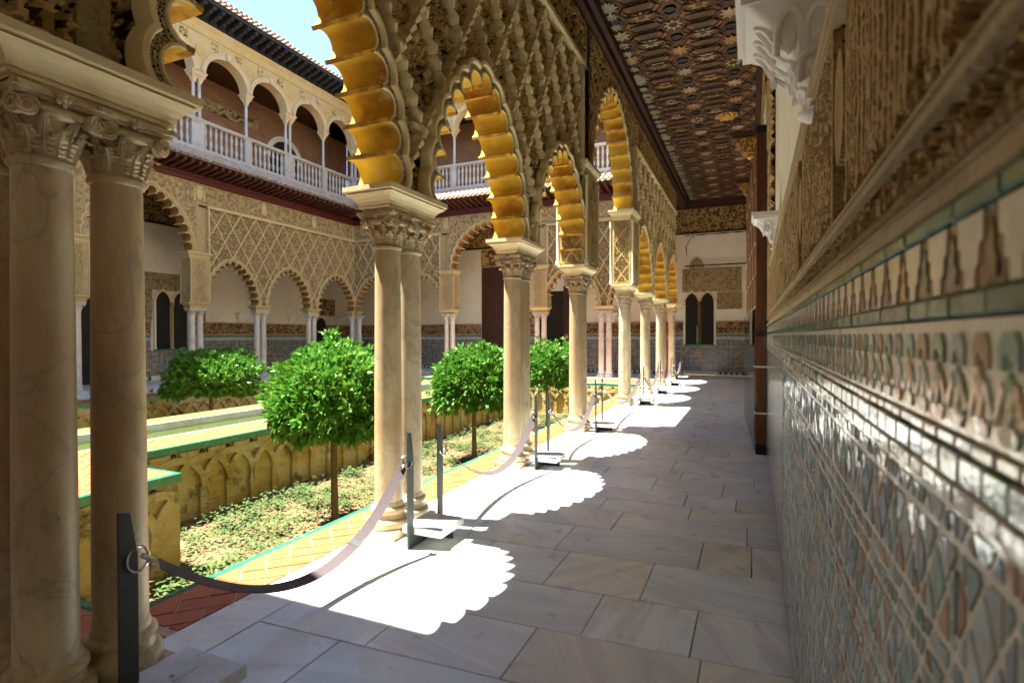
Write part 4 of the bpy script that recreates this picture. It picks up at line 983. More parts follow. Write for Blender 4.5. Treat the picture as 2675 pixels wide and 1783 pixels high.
for t in todo:
    u,z,iu,iz,q,cx,cy,A=t; col=tcol(iu,iz,cx,cy,A); tl=random.uniform(-.0012,.0012); b=-.0066+random.uniform(-.0005,.0005)
    P=[((iu+x)*PT,Z1F-(iz+1-y)*PZ) for x,y in q]; s=.95
    m=MB() if id(t) in sel else stuffm[col]
    top=[FW(u+(x-u)*s,b+.0022+tl*(x-u)/.03,z+(y-z)*s) for x,y in P]; bot=[FW(x,b-.002,y) for x,y in P]; n=len(P); o=len(m.v); m.v.extend(bot+top); m.f.append(tuple(o+n+i for i in range(n)))
    for i in range(n): k=(i+1)%n; m.f.append((o+i,o+k,o+n+k,o+n+i))
    if id(t) in sel: m.build('mosaic_tile',col,nw)
for c,m in stuffm.items():
    if m.v: tag(m.build('mosaic_tile_field',c,nw),kind='stuff')
mb=MB(); mb.box(3.45,YW1-.035,-.006,-.003,.05,1.258,FW); mb.build('mosaic_dado','mosaic_y',nw)
# course of plain blocks, lobed band, green rails, stepped merlons
def course(nm,z0,z1,L,mats,v0,v1,gap=.002,end=YW1-.035,jit=.15,nmax=60):
    u=YW0; k=0; rest={}
    while u<end:
        l=L*(1+random.uniform(-jit,jit)); e=min(u+l,end); mt=random.choice(mats)
        G=lambda x,y,z:FW(x,z,y)
        if .35<u and k<nmax:
            MB().cbox(u+gap,e-gap,z0+gap*.6,z1-gap*.6,v0,v1+random.uniform(-.001,.001),.0022,G).build(nm,mt,nw); k+=1
        else: rest.setdefault(mt,MB()).cbox(u+gap,e-gap,z0+gap*.6,z1-gap*.6,v0,v1,.0022,G)
        u=e
    for mt,m in rest.items(): tag(m.build(nm+'_run',mt,nw),kind='stuff')
course('border_tile',1.263,1.283,.05,['tile_strap','tile_white','tile_strap','tile_amber'],-.012,-.002)
course('border_tile',1.284,1.312,.052,['tile_greyblue','tile_greyblue','tile_green','tile_strap'],-.012,-.001)
course('border_tile',1.313,1.327,.045,['tile_strap','tile_white'],-.012,-.002)
course('green_tile',1.424,1.446,.075,['tile_rail'],-.012,0,nmax=90)
course('green_tile',1.506,1.524,.09,['tile_rail'],-.012,0,nmax=90)
mb=MB(); mb.box(YW0,YW1-.035,-.012,-.006,1.328,1.423,FW); mb.build('band_bed','tile_strap',nw)
mb=MB(); mb.box(YW0,YW1-.035,-.012,-.006,1.447,1.505,FW); mb.build('merlon_bed','tile_luster',nw)
mb=MB(); mb.box(YW0,YW1-.035,-.012,.002,1.525,1.541,FW); mb.build('plaster_strip','frieze_mould',nw)
u=YW0+.02; k=0; rs={}
bandc=['tile_teal','tile_brown','tile_greyblue','tile_green','tile_brown','tile_teal','tile_black']
while u<5.2:
    # lobed arch-shaped pieces above, darts between, small lozenges
    c=bandc[k%7]; c2=bandc[(k+3)%7]; w=.017
    shp=[('lobe',[(u-w,1.385),(u-w,1.402),(u-w*.6,1.412),(u+w*.6,1.412),(u+w,1.402),(u+w,1.385),(u+w*.45,1.385),(u+w*.4,1.396),(u-w*.4,1.396),(u-w*.45,1.385)],c),
         ('dart',[(u-w*.5,1.372),(u,1.392),(u+w*.5,1.372),(u+w*.25,1.352),(u,1.345),(u-w*.25,1.352)],c2),
         ('link',[(u+w*.7,1.378),(u+w*1.5,1.352),(u+w*1.2,1.345),(u+w*.35,1.37)],'tile_white'),('link',[(u-w*.7,1.378),(u-w*1.5,1.352),(u-w*1.2,1.345),(u-w*.35,1.37)],bandc[(k+1)%7]),
         ('cup',[(u-w,1.343),(u-w*.7,1.333),(u+w*.7,1.333),(u+w,1.343),(u+w*.5,1.347),(u-w*.5,1.347)],bandc[(k+5)%7])]
    for nm,P,cc in shp:
        m=MB() if .4<u<2.0 else rs.setdefault(cc,MB())
        m.prism(P,FW,-.006,-.0042+random.uniform(-.0006,.0006),False)
        if .4<u<2.0: m.build('band_tile',cc,nw)
    u+=.052; k+=1
for c,m in rs.items(): tag(m.build('band_tile_run',c,nw),kind='stuff')
u=YW0+.02; rs=MB()
while u<YW1-.08:
    w=.021; P=[(u-w*.45,1.4475),(u+w*.45,1.4475),(u+w*.5,1.462),(u+w*.85,1.465),(u+w*.9,1.480),(u+w*1.3,1.483),(u+w*1.35,1.505),(u-w*1.35,1.505),(u-w*1.3,1.483),(u-w*.9,1.480),(u-w*.85,1.465),(u-w*.5,1.462)]
    if .4<u<4.5: MB().prism(P,FW,-.006,-.0042,False).build('merlon_tile','tile_white',nw)
    else: rs.prism(P,FW,-.006,-.0042,False)
    P2=[(u+.0425+dx*.012,1.452+dz*.045) for dx,dz in ((-.7,0),(.7,0),(.9,.3),(.35,.45),(.5,.7),(0,1),(-.5,.7),(-.35,.45),(-.9,.3))]
    if u<4: rs2=MB().prism(P2,FW,-.006,-.0046,False).build('merlon_tile',random.choice(['tile_luster','tile_brown','tile_amber','tile_black']),nw)
    u+=.085
tag(rs.build('merlon_run','tile_white',nw),kind='stuff')
# carved frieze: mouldings, beaded line, vertical flutes of calligraphy, roundels
mb=MB()
for z0,z1,v in ((1.5415,1.545,.006),(1.5455,1.550,.012),(1.602,1.612,.014),(1.6125,1.622,.006),(1.6225,1.627,.012),(2.055,2.07,.008),(2.071,2.10,.012)): mb.box(YW0,5.75,-.05,v,z0,z1,FW)
mb.build('frieze_moulding','frieze_mould',nw)
us=np.unique(np.concatenate([np.arange(.3,1.2,.004),np.arange(1.2,2.5,.007),np.arange(2.5,5.75,.014)]))
def script(U,Z,s):
    """upright shafts of lettering tangled with leaves, in framed lengths"""
    a=arabesque(U,Z,.085); b=arabesque(U+3.1,Z*.6,.05)
    st=np.abs(np.sin(PI*U/.031+.6*np.sin(U*40)+.5*np.sin(Z*22)))
    shaft=sstep(.55,.8,st)*sstep(1.66,1.72,Z+.05*vnoise(U*30,Z*4))
    h=np.maximum(np.maximum(a*.75,b*.6),shaft)
    per=np.mod(U-.18,.95); fr=(1-sstep(.008,.016,np.abs(per-.03)))+(1-sstep(.008,.016,np.abs(per-.22)))
    ro=np.hypot(per-.125,(Z-1.86)*.55); disc=1-sstep(.060,.066,ro); ring=disc*sstep(.045,.052,ro)
    h=np.where((per>.03)&(per<.22),np.maximum(a*.5,disc*.8),h); h=np.maximum(h,np.clip(fr,0,1)); return np.clip(np.maximum(h,ring),0,1)
mb=MB(); carved(mb,FW,.3,5.75,1.627,2.056,us,.006,.0,.046,.1,fn=script); mb.build('carved_frieze','frieze_carved',nw)
mb=MB(); carved(mb,FW,.3,5.75,1.550,1.602,us,.004,.004,.022,.045); mb.build('carved_border','frieze_carved',nw)
mb=MB(); mb.box(YW0,.3,-.05,-.002,1.550,2.056,FW); mb.build('frieze_ground','frieze_carved',nw)
mb=MB(); u=.35
while u<4.0: mb.sphere(FW(u,.012,1.5475),.0055,6,4); u+=.017
tag(mb.build('bead_row','frieze_mould',nw),kind='stuff')
mb=MB(); carved(mb,FW,YW0,YB,5.1,6.0,.035,.035,.0,.035,.17); mb.build('upper_frieze','stucco_dark',nw)
mb=MB(); mb.box(YW0,YB,-.3,.03,6.0,6.12,FW); mb.box(YW0,YB,-.3,.10,6.121,ZC,FW); mb.build('wall_cornice','dark_wood',nw)
# ------------------------------------------------------------------ open door leaf with its plexiglass guard
dl=thing('door_leaf','tall dark wooden door leaf folded back along the right wall','door',(.1,7.11,0))
D0,D1=Vector((.098,7.11,0)),Vector((-.055,10.3,0)); DD=(D1-D0).normalized(); DN=Vector((DD.y,-DD.x,0))*-1
FD=lambda u,v,z:tuple(D0+DD*u+DN*v+Vector((0,0,z)))
LEN=(D1-D0).length
mb=MB(); mb.box(0,.10,-.05,.055,.12,3.88,FD); mb.build('door_stile','post_wood',dl)
mb=MB(); mb.box(-.004,.104,-.054,.059,.0,.119,FD); mb.box(-.004,.104,-.054,.059,3.80,3.885,FD); mb.build('iron_shoe','iron',dl)
mb=MB(); mb.box(.101,LEN,-.04,.03,.05,3.88,FD); mb.build('leaf_board','dark_wood',dl)
for i in range(8):
    for j in range(9):
        u0=.14+(LEN-.2)*i/8; z0=.1+3.7*j/9
        MB().cbox(u0+.02,u0+(LEN-.2)/8-.02,z0+.02,z0+3.7/9-.02,.03,.046,.012,lambda x,y,z:FD(x,z,y)).build('door_panel','carved_wood' if (i+j)%2 else 'dark_wood',dl)
mb=MB()
for z in (.48,1.03): mb.box(-.012,.11,-.06,.075,z,z+.02,FD)
mb.build('guard_clamp','white_marble',dl)
mb=MB(); mb.box(.0,LEN,.068,.074,.05,1.72,FD); mb.build('plexiglass_guard','plexiglass',dl)
mb=MB(); a=FD(-.02,.02,1.43); pts=[(a[0]-.03+.025*math.cos(t),a[1],a[2]+.03*math.sin(t)) for t in np.linspace(0,2*PI,13)]; mb.tube(pts,.006,6); mb.build('latch_ring','iron',dl)
mb=MB(); mb.box(-.03,.06,-.04,.062,1.40,1.455,FD); mb.build('latch_plate','iron',dl)
# carved wooden brackets under the ceiling above the door
for y,l in ((11.0,'carved gilded wooden bracket under the ceiling, nearer one'),(14.2,'carved gilded wooden bracket under the ceiling, farther one')):
    b=thing('wooden_bracket',l,'bracket',(XW,y,4.75),'carved brackets over the door'); hw=.17
    m=MB(); pf=[(0,4.72),(.16,4.72),(.30,4.74),(.36,4.80),(.37,4.90),(.43,4.93),(.45,5.0),(.0,5.0)]; G=lambda x,v,z:(XW-x,y+v,z); m.prism([(x,z) for x,z in pf],G,-hw,hw); m.build('bracket_body','carved_wood',b)
    m=MB(); m.box(0,.50,-hw-.02,hw+.02,5.001,5.05,G); m.box(0,.53,-hw-.04,hw+.04,5.051,5.10,G); m.build('bracket_cap','dark_wood',b)
    m=MB(); carved(m,lambda u,d,z:(XW-.0-u,y-hw-d,z),.03,.36,4.76,4.98,.02,.02,.012,.02,.12); m.build('bracket_carving','gilding',b)
    m=MB(); m.lathe([(.02,4.64),(.05,4.66),(.06,4.7),(.045,4.72)],10,(XW-.2,y,0)); m.build('bracket_pendant','gilding',b,True)
# tie rods of the end bay
for z,sg,l in ((5.02,1,'upper thin black iron tie rod across the end wall'),(3.92,-1,'lower thick black iron tie rod across the end wall')):
    r=thing('iron_tie_rod',l,'tie rod',(-1.2,YB-.15,z)); m=MB()
    pts=[(-2.25+2.35*i/12,YB-.16,z+.01*i/12) for i in range(13)]; m.tube(pts,[.016,.013,.014,.022,.013,.013,.024,.024,.013,.024,.013,.013,.016] if z>4.5 else .024,8); m.build('rod','iron',r,True)
    m=MB(); c=(-2.0,YB-.16,z-.06); m.tube([(-2.22,YB-.16,z-.42),(-2.12,YB-.16,z-.25),(-2.03,YB-.16,z-.06)],.012,6)
    m.tube([(c[0]+.06+(.05-.0035*k)*math.cos(k*.5+2),c[1],c[2]+(.05-.0035*k)*math.sin(k*.5+2)) for k in range(13)],.009,5)
    m.tube([(-2.2,YB-.16,z-.42),(-2.17,YB-.16,z-.75)],[.02,.006],6); m.build('scroll_stay','iron',r)
# ------------------------------------------------------------------ painted coffered ceiling
ce=thing('wooden_ceiling','dark coffered wooden ceiling inlaid with pale and gilded stars over the walk','ceiling',(-1.0,9,ZC))
mb=MB(); mb.box(XN+.1,XW+.3,YA-.2,YB+.2,ZC+.02,ZC+.3); mb.build('ceiling_board','ceiling_wood',ce)
def star(m,x,y,z,R,r,n=8,h=.012,a0=0):
    pts=[((R if k%2==0 else r)*math.cos(a0+PI*k/n),(R if k%2==0 else r)*math.sin(a0+PI*k/n)) for k in range(2*n)]
    m.loops([[(x+px*s,y+py*s,zz) for px,py in pts] for s,zz in ((1,z),(1,z-h),(.55,z-h*1.3),(.5,z-h*.6))],True,False,True)
SP=.42; XA,XB=XN+.42,XW-.06; nx=6; px=(XB-XA)/(nx-1); ny=int((YB-YA)/px)
stm=[]
for mt in ('star_pale','star_gold','star_blue'):
    m=MB(); star(m,0,0,0,.165,.085); stm.append(mesh(m,mt))
sml=MB(); 
for k in range(8):
    a=k*PI/4; c,s=math.cos(a),math.sin(a); sml.add([(.07*c-.035*s,.07*s+.035*c,0),(.165*c,.165*s,-.008),(.07*c+.035*s,.07*s-.035*c,0),(.10*c,.10*s,-.014)],[(0,3,1),(3,2,1),(0,2,3)])
petal=mesh(sml,'star_pale'); octm=mesh(MB().lathe([(.105,0),(.105,-.016),(.085,-.018),(.08,.012)],8),'lozenge_dark'); 
gl=MB(); gl.lathe([(.105,-.002),(.108,-.02),(.10,-.02)],8,cap=False); rim=mesh(gl,'star_blue')
redm=MB(); lin=MB(); loz=MB(); mould=MB(); ns=0
PB={(2,int((3.6-YA)/px)),(3,int((13.5-YA)/px))}
for j in range(ny+1):
    y=YA+j*px
    for i in range(nx):
        x=XA+i*px
        if (i,j) in PB: continue
        grp=(y>6.2) and (i in (1,2,3,4)) and ((i%2)==1)
        if (i+j)%2==0:
            if ns<298 and y>.4: o=inst('ceiling_star',stm[(i*3+j*5)%3] if (i+2*j)%5 else petal,ce,(x,y,ZC-.004)); ns+=1
        else:
            redm_=inst('ceiling_octagon',octm,ce,(x,y,ZC+.002)) if y>.4 and y<16 else None
            if redm_: redm_.rotation_euler=(0,0,PI/8)
        if i<nx-1:
            cx,cy=x+px/2,y+px/2; r=.10
            (redm if (i+j)%2 else loz).loops([[(cx+r*q*dx,cy+r*q*1.25*dy,ZC-zz) for dx,dy in ((1,0),(0,1),(-1,0),(0,-1))] for q,zz in ((1,-.01),(1,.008),(.82,.010))],True,False,True)
            for q in ((.72,.62),(.42,.32)):
                lin.loops([[(cx+r*qq*dx,cy+r*qq*1.25*dy,ZC-.0125) for dx,dy in ((1,0),(0,1),(-1,0),(0,-1))] for qq in q],True)
            # strapwork bars between the inlays
            for sx in (-1,1):
                a=(cx-sx*px*.30,cy-px*.06); b=(cx-sx*px*.06,cy-px*.44)
                mould.loops([[(p[0]+o,p[1]+o*sx,ZC-zz) for o,zz in ((-.006,0),(-.006,.010),(.006,.010),(.006,0))] for p in (a,b)],False)
                a=(cx-sx*px*.30,cy+px*.06); b=(cx-sx*px*.06,cy+px*.44)
                mould.loops([[(p[0]+o,p[1]-o*sx,ZC-zz) for o,zz in ((-.006,0),(-.006,.010),(.006,.010),(.006,0))] for p in (a,b)],False)
redm.build('lozenge_field','lozenge_red',ce); loz.build('lozenge_field','lozenge_dark',ce); lin.build('lozenge_outline','thin_line',ce); mould.build('strapwork','lozenge_red',ce)
for o in ce.children[-4:]: tag(o,kind='stuff')
# deep transverse coffers in the middle of the walk
cof=MB(); crm=MB()
y=6.6
while y<19.5:
    for x in (XA+px*1.0,XA+px*3.0):
        w=px*.62; h=.10
        cof.loops([[(x+w*q*dx,y+h*q*dy,ZC-zz) for dx,dy in ((1,0),(.8,1),(-.8,1),(-1,0),(-.8,-1),(.8,-1))] for q,zz in ((1.0,.006),(1,.03),(.88,.034),(.85,.012))],True,False,True)
    y+=.28
cof.build('coffer_frame','ceiling_wood',ce); tag(ce.children[-1],kind='stuff')
for (i,j) in PB:                                           # gilded pine-cone bosses in octagonal wells
    x,y=XA+i*px+px*.5,YA+j*px; m=MB(); m.lathe([(.30,.01),(.30,-.03),(.27,-.035),(.25,-.01)],8,(x,y,ZC),cap=False); m.build('boss_frame','ceiling_wood',ce)
    m=MB(); m.lathe([(.25,-.012),(.22,-.016)],8,(x,y,ZC)); 
    for a in range(4):
        for b in range(6 if a<3 else 1):
            rr=.20-.06*a; t=2*PI*(b+.5*(a%2))/6; m.sphere((x+rr*math.cos(t)*(a<3),y+rr*math.sin(t)*(a<3),ZC-.02-.012*a),.055,8,6,(1,1,.7))
    m.build('gilded_boss','gilding',ce,True)
# half stars and cornice along the arcade side
mb=MB(); mb.box(XN+.0,XN+.26,YA,YB,ZF+.02,ZF+.16); mb.box(XN+.0,XN+.34,YA,YB,ZF+.161,ZC+.02); mb.build('ceiling_cornice','dark_wood',ce)
mb=MB(); mb.box(XN+.30,XN+.35,YA,YB,ZF+.12,ZF+.16); mb.build('cornice_fillet','dark_wood',ce)
y=.6; m=MB()
hs=MB(); star(hs,0,0,0,.12,.06,8); hm=mesh(hs,'star_blue')
while y<YB: inst('edge_star',hm,ce,(XN+.40,y,ZC-.002)); y+=px*.72
# ------------------------------------------------------------------ gallery floor: marble slabs
gf=thing('gallery_floor','worn grey and cream marble slab floor of the gallery walk','floor',(-1.2,9,0)); del gf['category']; gf['kind']='structure'
mb=MB(); mb.box(-2.53,.5,YA,YB,-.3,-.02); mb.build('slab_bed','grout',gf)
rows=[-1.0,-.35,.2,.72,1.12,1.56,2.03,2.465,2.91,3.43,3.92,4.37,4.69,5.05,5.53]
while rows[-1]<20.2: rows.append(rows[-1]+random.choice((.32,.38,.42,.46,.5,.55)))
rows[-1]=YB-.08
cutk={5:[-1.75,-.62],6:[-1.62,-.95,-.2],7:[-1.5,-.74,-.25],8:[-1.62,-1.09,-.55],9:[-1.85,-1.2,-.30,-.0],10:[-1.7,-.94,-.03],11:[-1.75,-1.15,-.45],12:[-1.3,-.52,-.12],13:[-1.62,-.85,-.24],14:[-1.4,-.65,.02]}
tilt=lambda x,y:y+.045*(x+1.0)
def slab(x0,x1,ya,yb,g=.0025):
    dz=random.uniform(-.0018,.0018); c=.0035; j=lambda:random.uniform(-.0015,.0015)
    P=[(x0+g+j(),tilt(x0,ya)+g+j()),(x1-g+j(),tilt(x1,ya)+g+j()),(x1-g+j(),tilt(x1,yb)-g+j()),(x0+g+j(),tilt(x0,yb)-g+j())]
    cx=sum(p[0] for p in P)/4; cy=sum(p[1] for p in P)/4
    def ins(p): d=math.hypot(cx-p[0],cy-p[1]); return (p[0]+(cx-p[0])*c*1.3/d,p[1]+(cy-p[1])*c*1.3/d)
    m=MB(); m.loops([[(*p,-.02) for p in P],[(*p,-c+dz) for p in P],[(*ins(p),dz) for p in P]],True,False,True); m.build('floor_slab','floor_marble',gf)
for r in range(len(rows)-1):
    ya,yb=rows[r],rows[r+1]
    if r in cutk: cs=cutk[r]
    else:
        cs=[]; x=-2.24+random.uniform(.45,.95)
        while x<-.1: cs.append(x); x+=random.uniform(.45,1.05)
    xs=[-2.24]+cs+[XW+.02]
    for a,b in zip(xs[:-1],xs[1:]): slab(a,b,ya,yb)
y=-.9                                              # kerb slabs under the columns
while y<YB-.2:
    l=random.uniform(.8,1.5); e=min(y+l,YB-.05); m=MB(); d=random.uniform(-.001,.001); m.cbox(-2.52,-2.245,y+.002,e-.002,-.02,d,.003); m.build('kerb_slab','floor_marble',gf); y=e
# floors of the other galleries
of=MB(); of.box(-17.9,-2.54,YE-.55,YB,-.3,0); of.box(-17.9,-14.0,-1,YE-.551,-.3,-.001); of.box(-17.9,-2.54,-1,YS+.1,-.3,-.002)
o=of.build('far_gallery_floor','floor_marble'); tag(o,kind='structure')
# ------------------------------------------------------------------ terracotta paving in herringbone
def clip(poly,x0,x1,y0,y1):
    for ax,v,s in ((0,x0,1),(0,x1,-1),(1,y0,1),(1,y1,-1)):
        q=[]
        for i in range(len(poly)):
            a,b=poly[i],poly[(i+1)%len(poly)]; da,db=s*(a[ax]-v),s*(b[ax]-v)
            if da>=0: q.append(a)
            if (da>0>db) or (da<0<db): t=da/(da-db); q.append((a[0]+t*(b[0]-a[0]),a[1]+t*(b[1]-a[1])))
        poly=q
        if len(poly)<3: return None
    return poly
def herring(x0,x1,y0,y1,W=.135,g=.004,ang=PI/4):
    out=[]; L=2*W; c,s=math.cos(ang),math.sin(ang); cx,cy=(x0+x1)/2,(y0+y1)/2; R=math.hypot(x1-x0,y1-y0)/2+L; n=int(R/W)+4
    for i in range(-n,n):
        for j in range(-n,n):
            k=(i-j)%4
            if k==0: r=(i*W,j*W,i*W+L,j*W+W)
            elif k==2: r=None
            else: r=None
            for rr in ((i*W,j*W,i*W+L,j*W+W) if (i-j)%4==0 else None,(i*W,j*W,i*W+W,j*W+L) if (i-j)%4==3 else None):
                if not rr: continue
                a,b,d,e=rr; P=[(a+g,b+g),(d-g,b+g),(d-g,e-g),(a+g,e-g)]
                mx=cx+c*(a+d)/2-s*(b+e)/2; my=cy+s*(a+d)/2+c*(b+e)/2
                if mx<x0-L or mx>x1+L or my<y0-L or my>y1+L: continue
                P=clip([(cx+c*x-s*y,cy+s*x+c*y) for x,y in P],x0+g,x1-g,y0+g,y1-g)
                if P:
                    A=.5*abs(sum(P[q][0]*P[(q+1)%len(P)][1]-P[(q+1)%len(P)][0]*P[q][1] for q in range(len(P))))
                    if A>.0006: out.append(P)
    return out
def pave(par,polys,limit,key):
    polys=sorted(polys,key=key); rest=MB(); 
    for i,P in enumerate(polys):
        dz=random.uniform(-.0012,.0012); cx=sum(p[0] for p in P)/len(P); cy=sum(p[1] for p in P)/len(P); q=[(cx+(x-cx)*.985,cy+(y-cy)*.985) for x,y in P]
        m=MB() if i<limit else rest
        m.loops([[(x,y,-.02) for x,y in P],[(x,y,-.003+dz) for x,y in P],[(x,y,dz) for x,y in q]],True,False,True)
        if i<limit: m.build('paving_tile','terracotta',par)
    if rest.v: tag(rest.build('paving_tile_field','terracotta',par),kind='stuff')
near_d=lambda P:(P[0][0])**2+(P[0][1])**2
YG0,YG1=1.75,16.1; XG=-2.93
tp=thing('terracotta_path','herringbone terracotta strip between the marble walk and the garden','path',(-2.7,9,0)); del tp['category']; tp['kind']='structure'
mb=MB(); mb.box(-2.885,-2.525,YG0-.3,YE-.56,-.2,-.006); mb.box(-5.44,-2.525,YS+.11,YG0-.05,-.2,-.0065); mb.build('mortar_bed','tile_mortar',tp)
pave(tp,herring(-2.885,-2.525,YG0,YG1),230,near_d); pave(tp,herring(-5.4,-2.525,YS+.11,YG0-.05),60,near_d)
pave(tp,herring(-6.8,-2.525,YG1+.05,YE-.56,.2),0,near_d)
mb=MB(); mb.box(-13.9,-2.525,YG1+.05,YE-.56,-.2,-.0065); mb.build('mortar_bed','tile_mortar',tp)
def edging(par,x0,y0,x1,y1,w=.045,L=.28,z=.003,drop=.09):
    """green glazed kerb tiles along a straight edge"""
    d=math.hypot(x1-x0,y1-y0); n=max(1,int(d/L)); ux,uy=(x1-x0)/d,(y1-y0)/d; nx,ny=-uy,ux
    for i in range(n):
        a,b=d*i/n+.002,d*(i+1)/n-.002; G=lambda u,v,z:(x0+ux*u+nx*v,y0+uy*u+ny*v,z)
        MB().cbox(a,b,-w/2,w/2,-drop,z+random.uniform(-.001,.001),.006,G).build('green_edging_tile','green_glaze',par)
edging(tp,-2.907,YG0,-2.907,YG1); edging(tp,-5.44,YG0-.022,-2.885,YG0-.022); edging(tp,-13.3,YG1+.022,-2.885,YG1+.022)
# ------------------------------------------------------------------ sunken beds, pool, raised walk
ZG=-1.0; XP=-6.82; XP2=-9.45; XJ,YJ=-5.44,3.81; XF=-12.85
def wav(X,Y): return ZG+.05*(vnoise(X*1.7+9,Y*1.7)-.5)+.03*(vnoise(X*6,Y*6)-.5)
gs=MB()
for x0,x1,y0,y1 in ((XP-.05,XG+.05,YG0-.1,YG1+.1),(XF-.05,XP2+.05,1.5,YG1+.1)):
    U,V=np.meshgrid(np.linspace(x0,x1,60),np.linspace(y0,y1,180),indexing='ij'); gs.grid(np.stack((U,V,wav(U,V)),-1))
o=gs.build('garden_soil','soil',None,True); tag(o,kind='structure')
def bed_wall(name,label,F,u0,u1,loc,s=.4,u_off=4.889,rib=True):
    """F(u,v,z), v out of the wall; interlaced blind arches in brick relief"""
    par=thing(name,label,'wall',loc); m=MB(); m.box(u0,u1,-.25,0,ZG-.1,-.085,F); m.build('wall_core','garden_wall',par)
    if not rib: return par
    rnd=random.Random(3); zs=-.60; k0=int((u0-u_off)/s)-1; k1=int((u1-u_off)/s)+2
    for k in range(k0,k1):
        c=u_off+(k+.5)*s; w=.042; d=.05
        if u0+.03<c<u1-.03:
            m=MB(); m.box(max(u0,c-w*1.3),min(u1,c+w*1.3),.0,d-.004,ZG-.05,zs-.001,F); m.build('blind_pier','garden_wall',par)
        n=14; pts=[(c+s*math.cos(PI*j/n),zs+s*1.02*math.sin(PI*j/n),j) for j in range(n+1)]
        m=MB(); run=[]
        def flush():
            if len(run)>1:
                rings=[]
                for x,z,j in run:
                    dx,dz=math.cos(PI*j/n),math.sin(PI*j/n); jt=rnd.uniform(-.006,.006)
                    rings.append([F(x-dx*w,.0,z-dz*w),F(x-dx*w,d+jt+.004*(k%2),z-dz*w),F(x+dx*w,d+jt+.004*(k%2),z+dz*w),F(x+dx*w,.0,z+dz*w)])
                m.loops(rings,False)
            run.clear()
        for p in pts:
            if u0+.04<p[0]<u1-.04: run.append(p)
            else: flush()
        flush()
        if m.v: m.build('blind_arch_rib','garden_wall',par)
        if u0+.1<c<u1-.1:
            m=MB(); m.loops([[F(c+r*math.cos(2*PI*j/10),v,-.135+r*math.sin(2*PI*j/10)) for j in range(10)] for r,v in ((.032,.004),(.026,.02),(.018,.02),(.018,-.02))],True); m.build('drain_hole','dark_interior',par)
    m=MB(); m.box(u0,u1,.0,.028,-.19,-.086,F) if False else None
    for k in range(k0,k1):
        c=u_off+k*s
        if u0+.15<c<u1-.15:
            m=MB(); 
            P=[(c-.13,-.10),(c+.13,-.10),(c+.13,-.15),(c+.05,-.205),(c-.05,-.205),(c-.13,-.15)]
            m.prism([(x+rnd.uniform(-.012,.012),z+rnd.uniform(-.008,.008)) for x,z in P],F,0,.035,False); m.build('raised_block','garden_wall',par)
    return par
bed_wall('garden_retaining_wall','sunlit ochre retaining wall with interlaced blind arches below the pool walk',lambda u,v,z:(XP+v,u,z),YJ-.3,YG1+.1,(XP,9,ZG))
bed_wall('garden_retaining_wall','projecting stained ochre wall corner seen between the foreground columns',lambda u,v,z:(XJ+v,u,z),YG0-.05,YJ-.003,(XJ,2.8,ZG),.42,2.9)
bed_wall('garden_retaining_wall','shaded grey wall with interlaced blind arches under the far gallery',lambda u,v,z:(XF+v,u,z),1.4,YG1+.1,(XF,9,ZG),.4,4.9)
bed_wall('garden_retaining_wall','short end wall of the garden bed with pointed blind arches',lambda u,v,z:(u,YG1-v,z),XP,XG,(-4.9,YG1,ZG),.36,-3.97)
bed_wall('garden_retaining_wall','short end wall closing the far garden bed',lambda u,v,z:(u,YG1-v,z),XF,XP2,(-11,YG1,ZG),.36,-11.1)
bed_wall('garden_retaining_wall','wall of the garden bed under the walk edge',lambda u,v,z:(XG-v,u,z),YG0,YG1,(XG,9,ZG),rib=False)
bed_wall('garden_retaining_wall','inner face of the pool walk towards the far bed',lambda u,v,z:(XP2-v,u,z),1.4,YG1+.1,(XP2,9,ZG),rib=False)
bed_wall('garden_retaining_wall','end face of the projecting paved corner',lambda u,v,z:(u,YJ+v,z),XP-.1,XJ-.006,(-6,YJ,ZG),rib=False)
pw=thing('pool_walk','raised terracotta walk with green edging along the pool','path',(-8.1,9,0)); del pw['category']; pw['kind']='structure'
PX0,PX1=-8.82,-7.62
mb=MB(); mb.box(PX1+.05,XP-.02,YJ-.02,YG1+.05,-.3,-.006); mb.box(XP2+.02,PX0-.05,1.4,YG1+.05,-.3,-.006); mb.box(PX1+.05,XJ-.02,1.2,YJ-.021,-.3,-.0061); mb.build('mortar_bed','tile_mortar',pw)
pave(pw,herring(PX1+.06,XP-.03,YJ-.02,YG1)+herring(PX1+.06,XJ-.04,YG0-.1,YJ-.03),290,near_d); pave(pw,herring(XP2+.04,PX0-.14,1.5,YG1,.16),0,near_d)
edging(pw,XP,YJ,XP,YG1,.06,.3); edging(pw,XJ,YG0,XJ,YJ,.06,.3); edging(pw,XP,YJ-.02,XJ-.03,YJ-.02,.05,.3); edging(pw,PX0-.10,1.5,PX0-.10,YG1,.11,.4); edging(pw,XP2+.02,1.5,XP2+.02,YG1,.04,.5)
mb=MB(); mb.box(PX0-.045,PX0+.0,1.4,YG1-1.0,-.25,.004); mb.box(PX1,PX1+.045,1.4,YG1-1.0,-.25,-.001); mb.box(PX0,PX1,YG1-1.0,YG1-.9,-.25,.002); mb.build('pool_coping','white_marble',pw)
mb=MB(); mb.box(PX0,PX1,YG1-.9,YG1+.05,-.3,-.004); mb.build('walk_end','terracotta',pw)
mb=MB(); mb.box(PX0,PX1,1.4,YG1-1.0,-.5,-.12); o=mb.build('pool_water','pool_water'); tag(o,kind='structure')
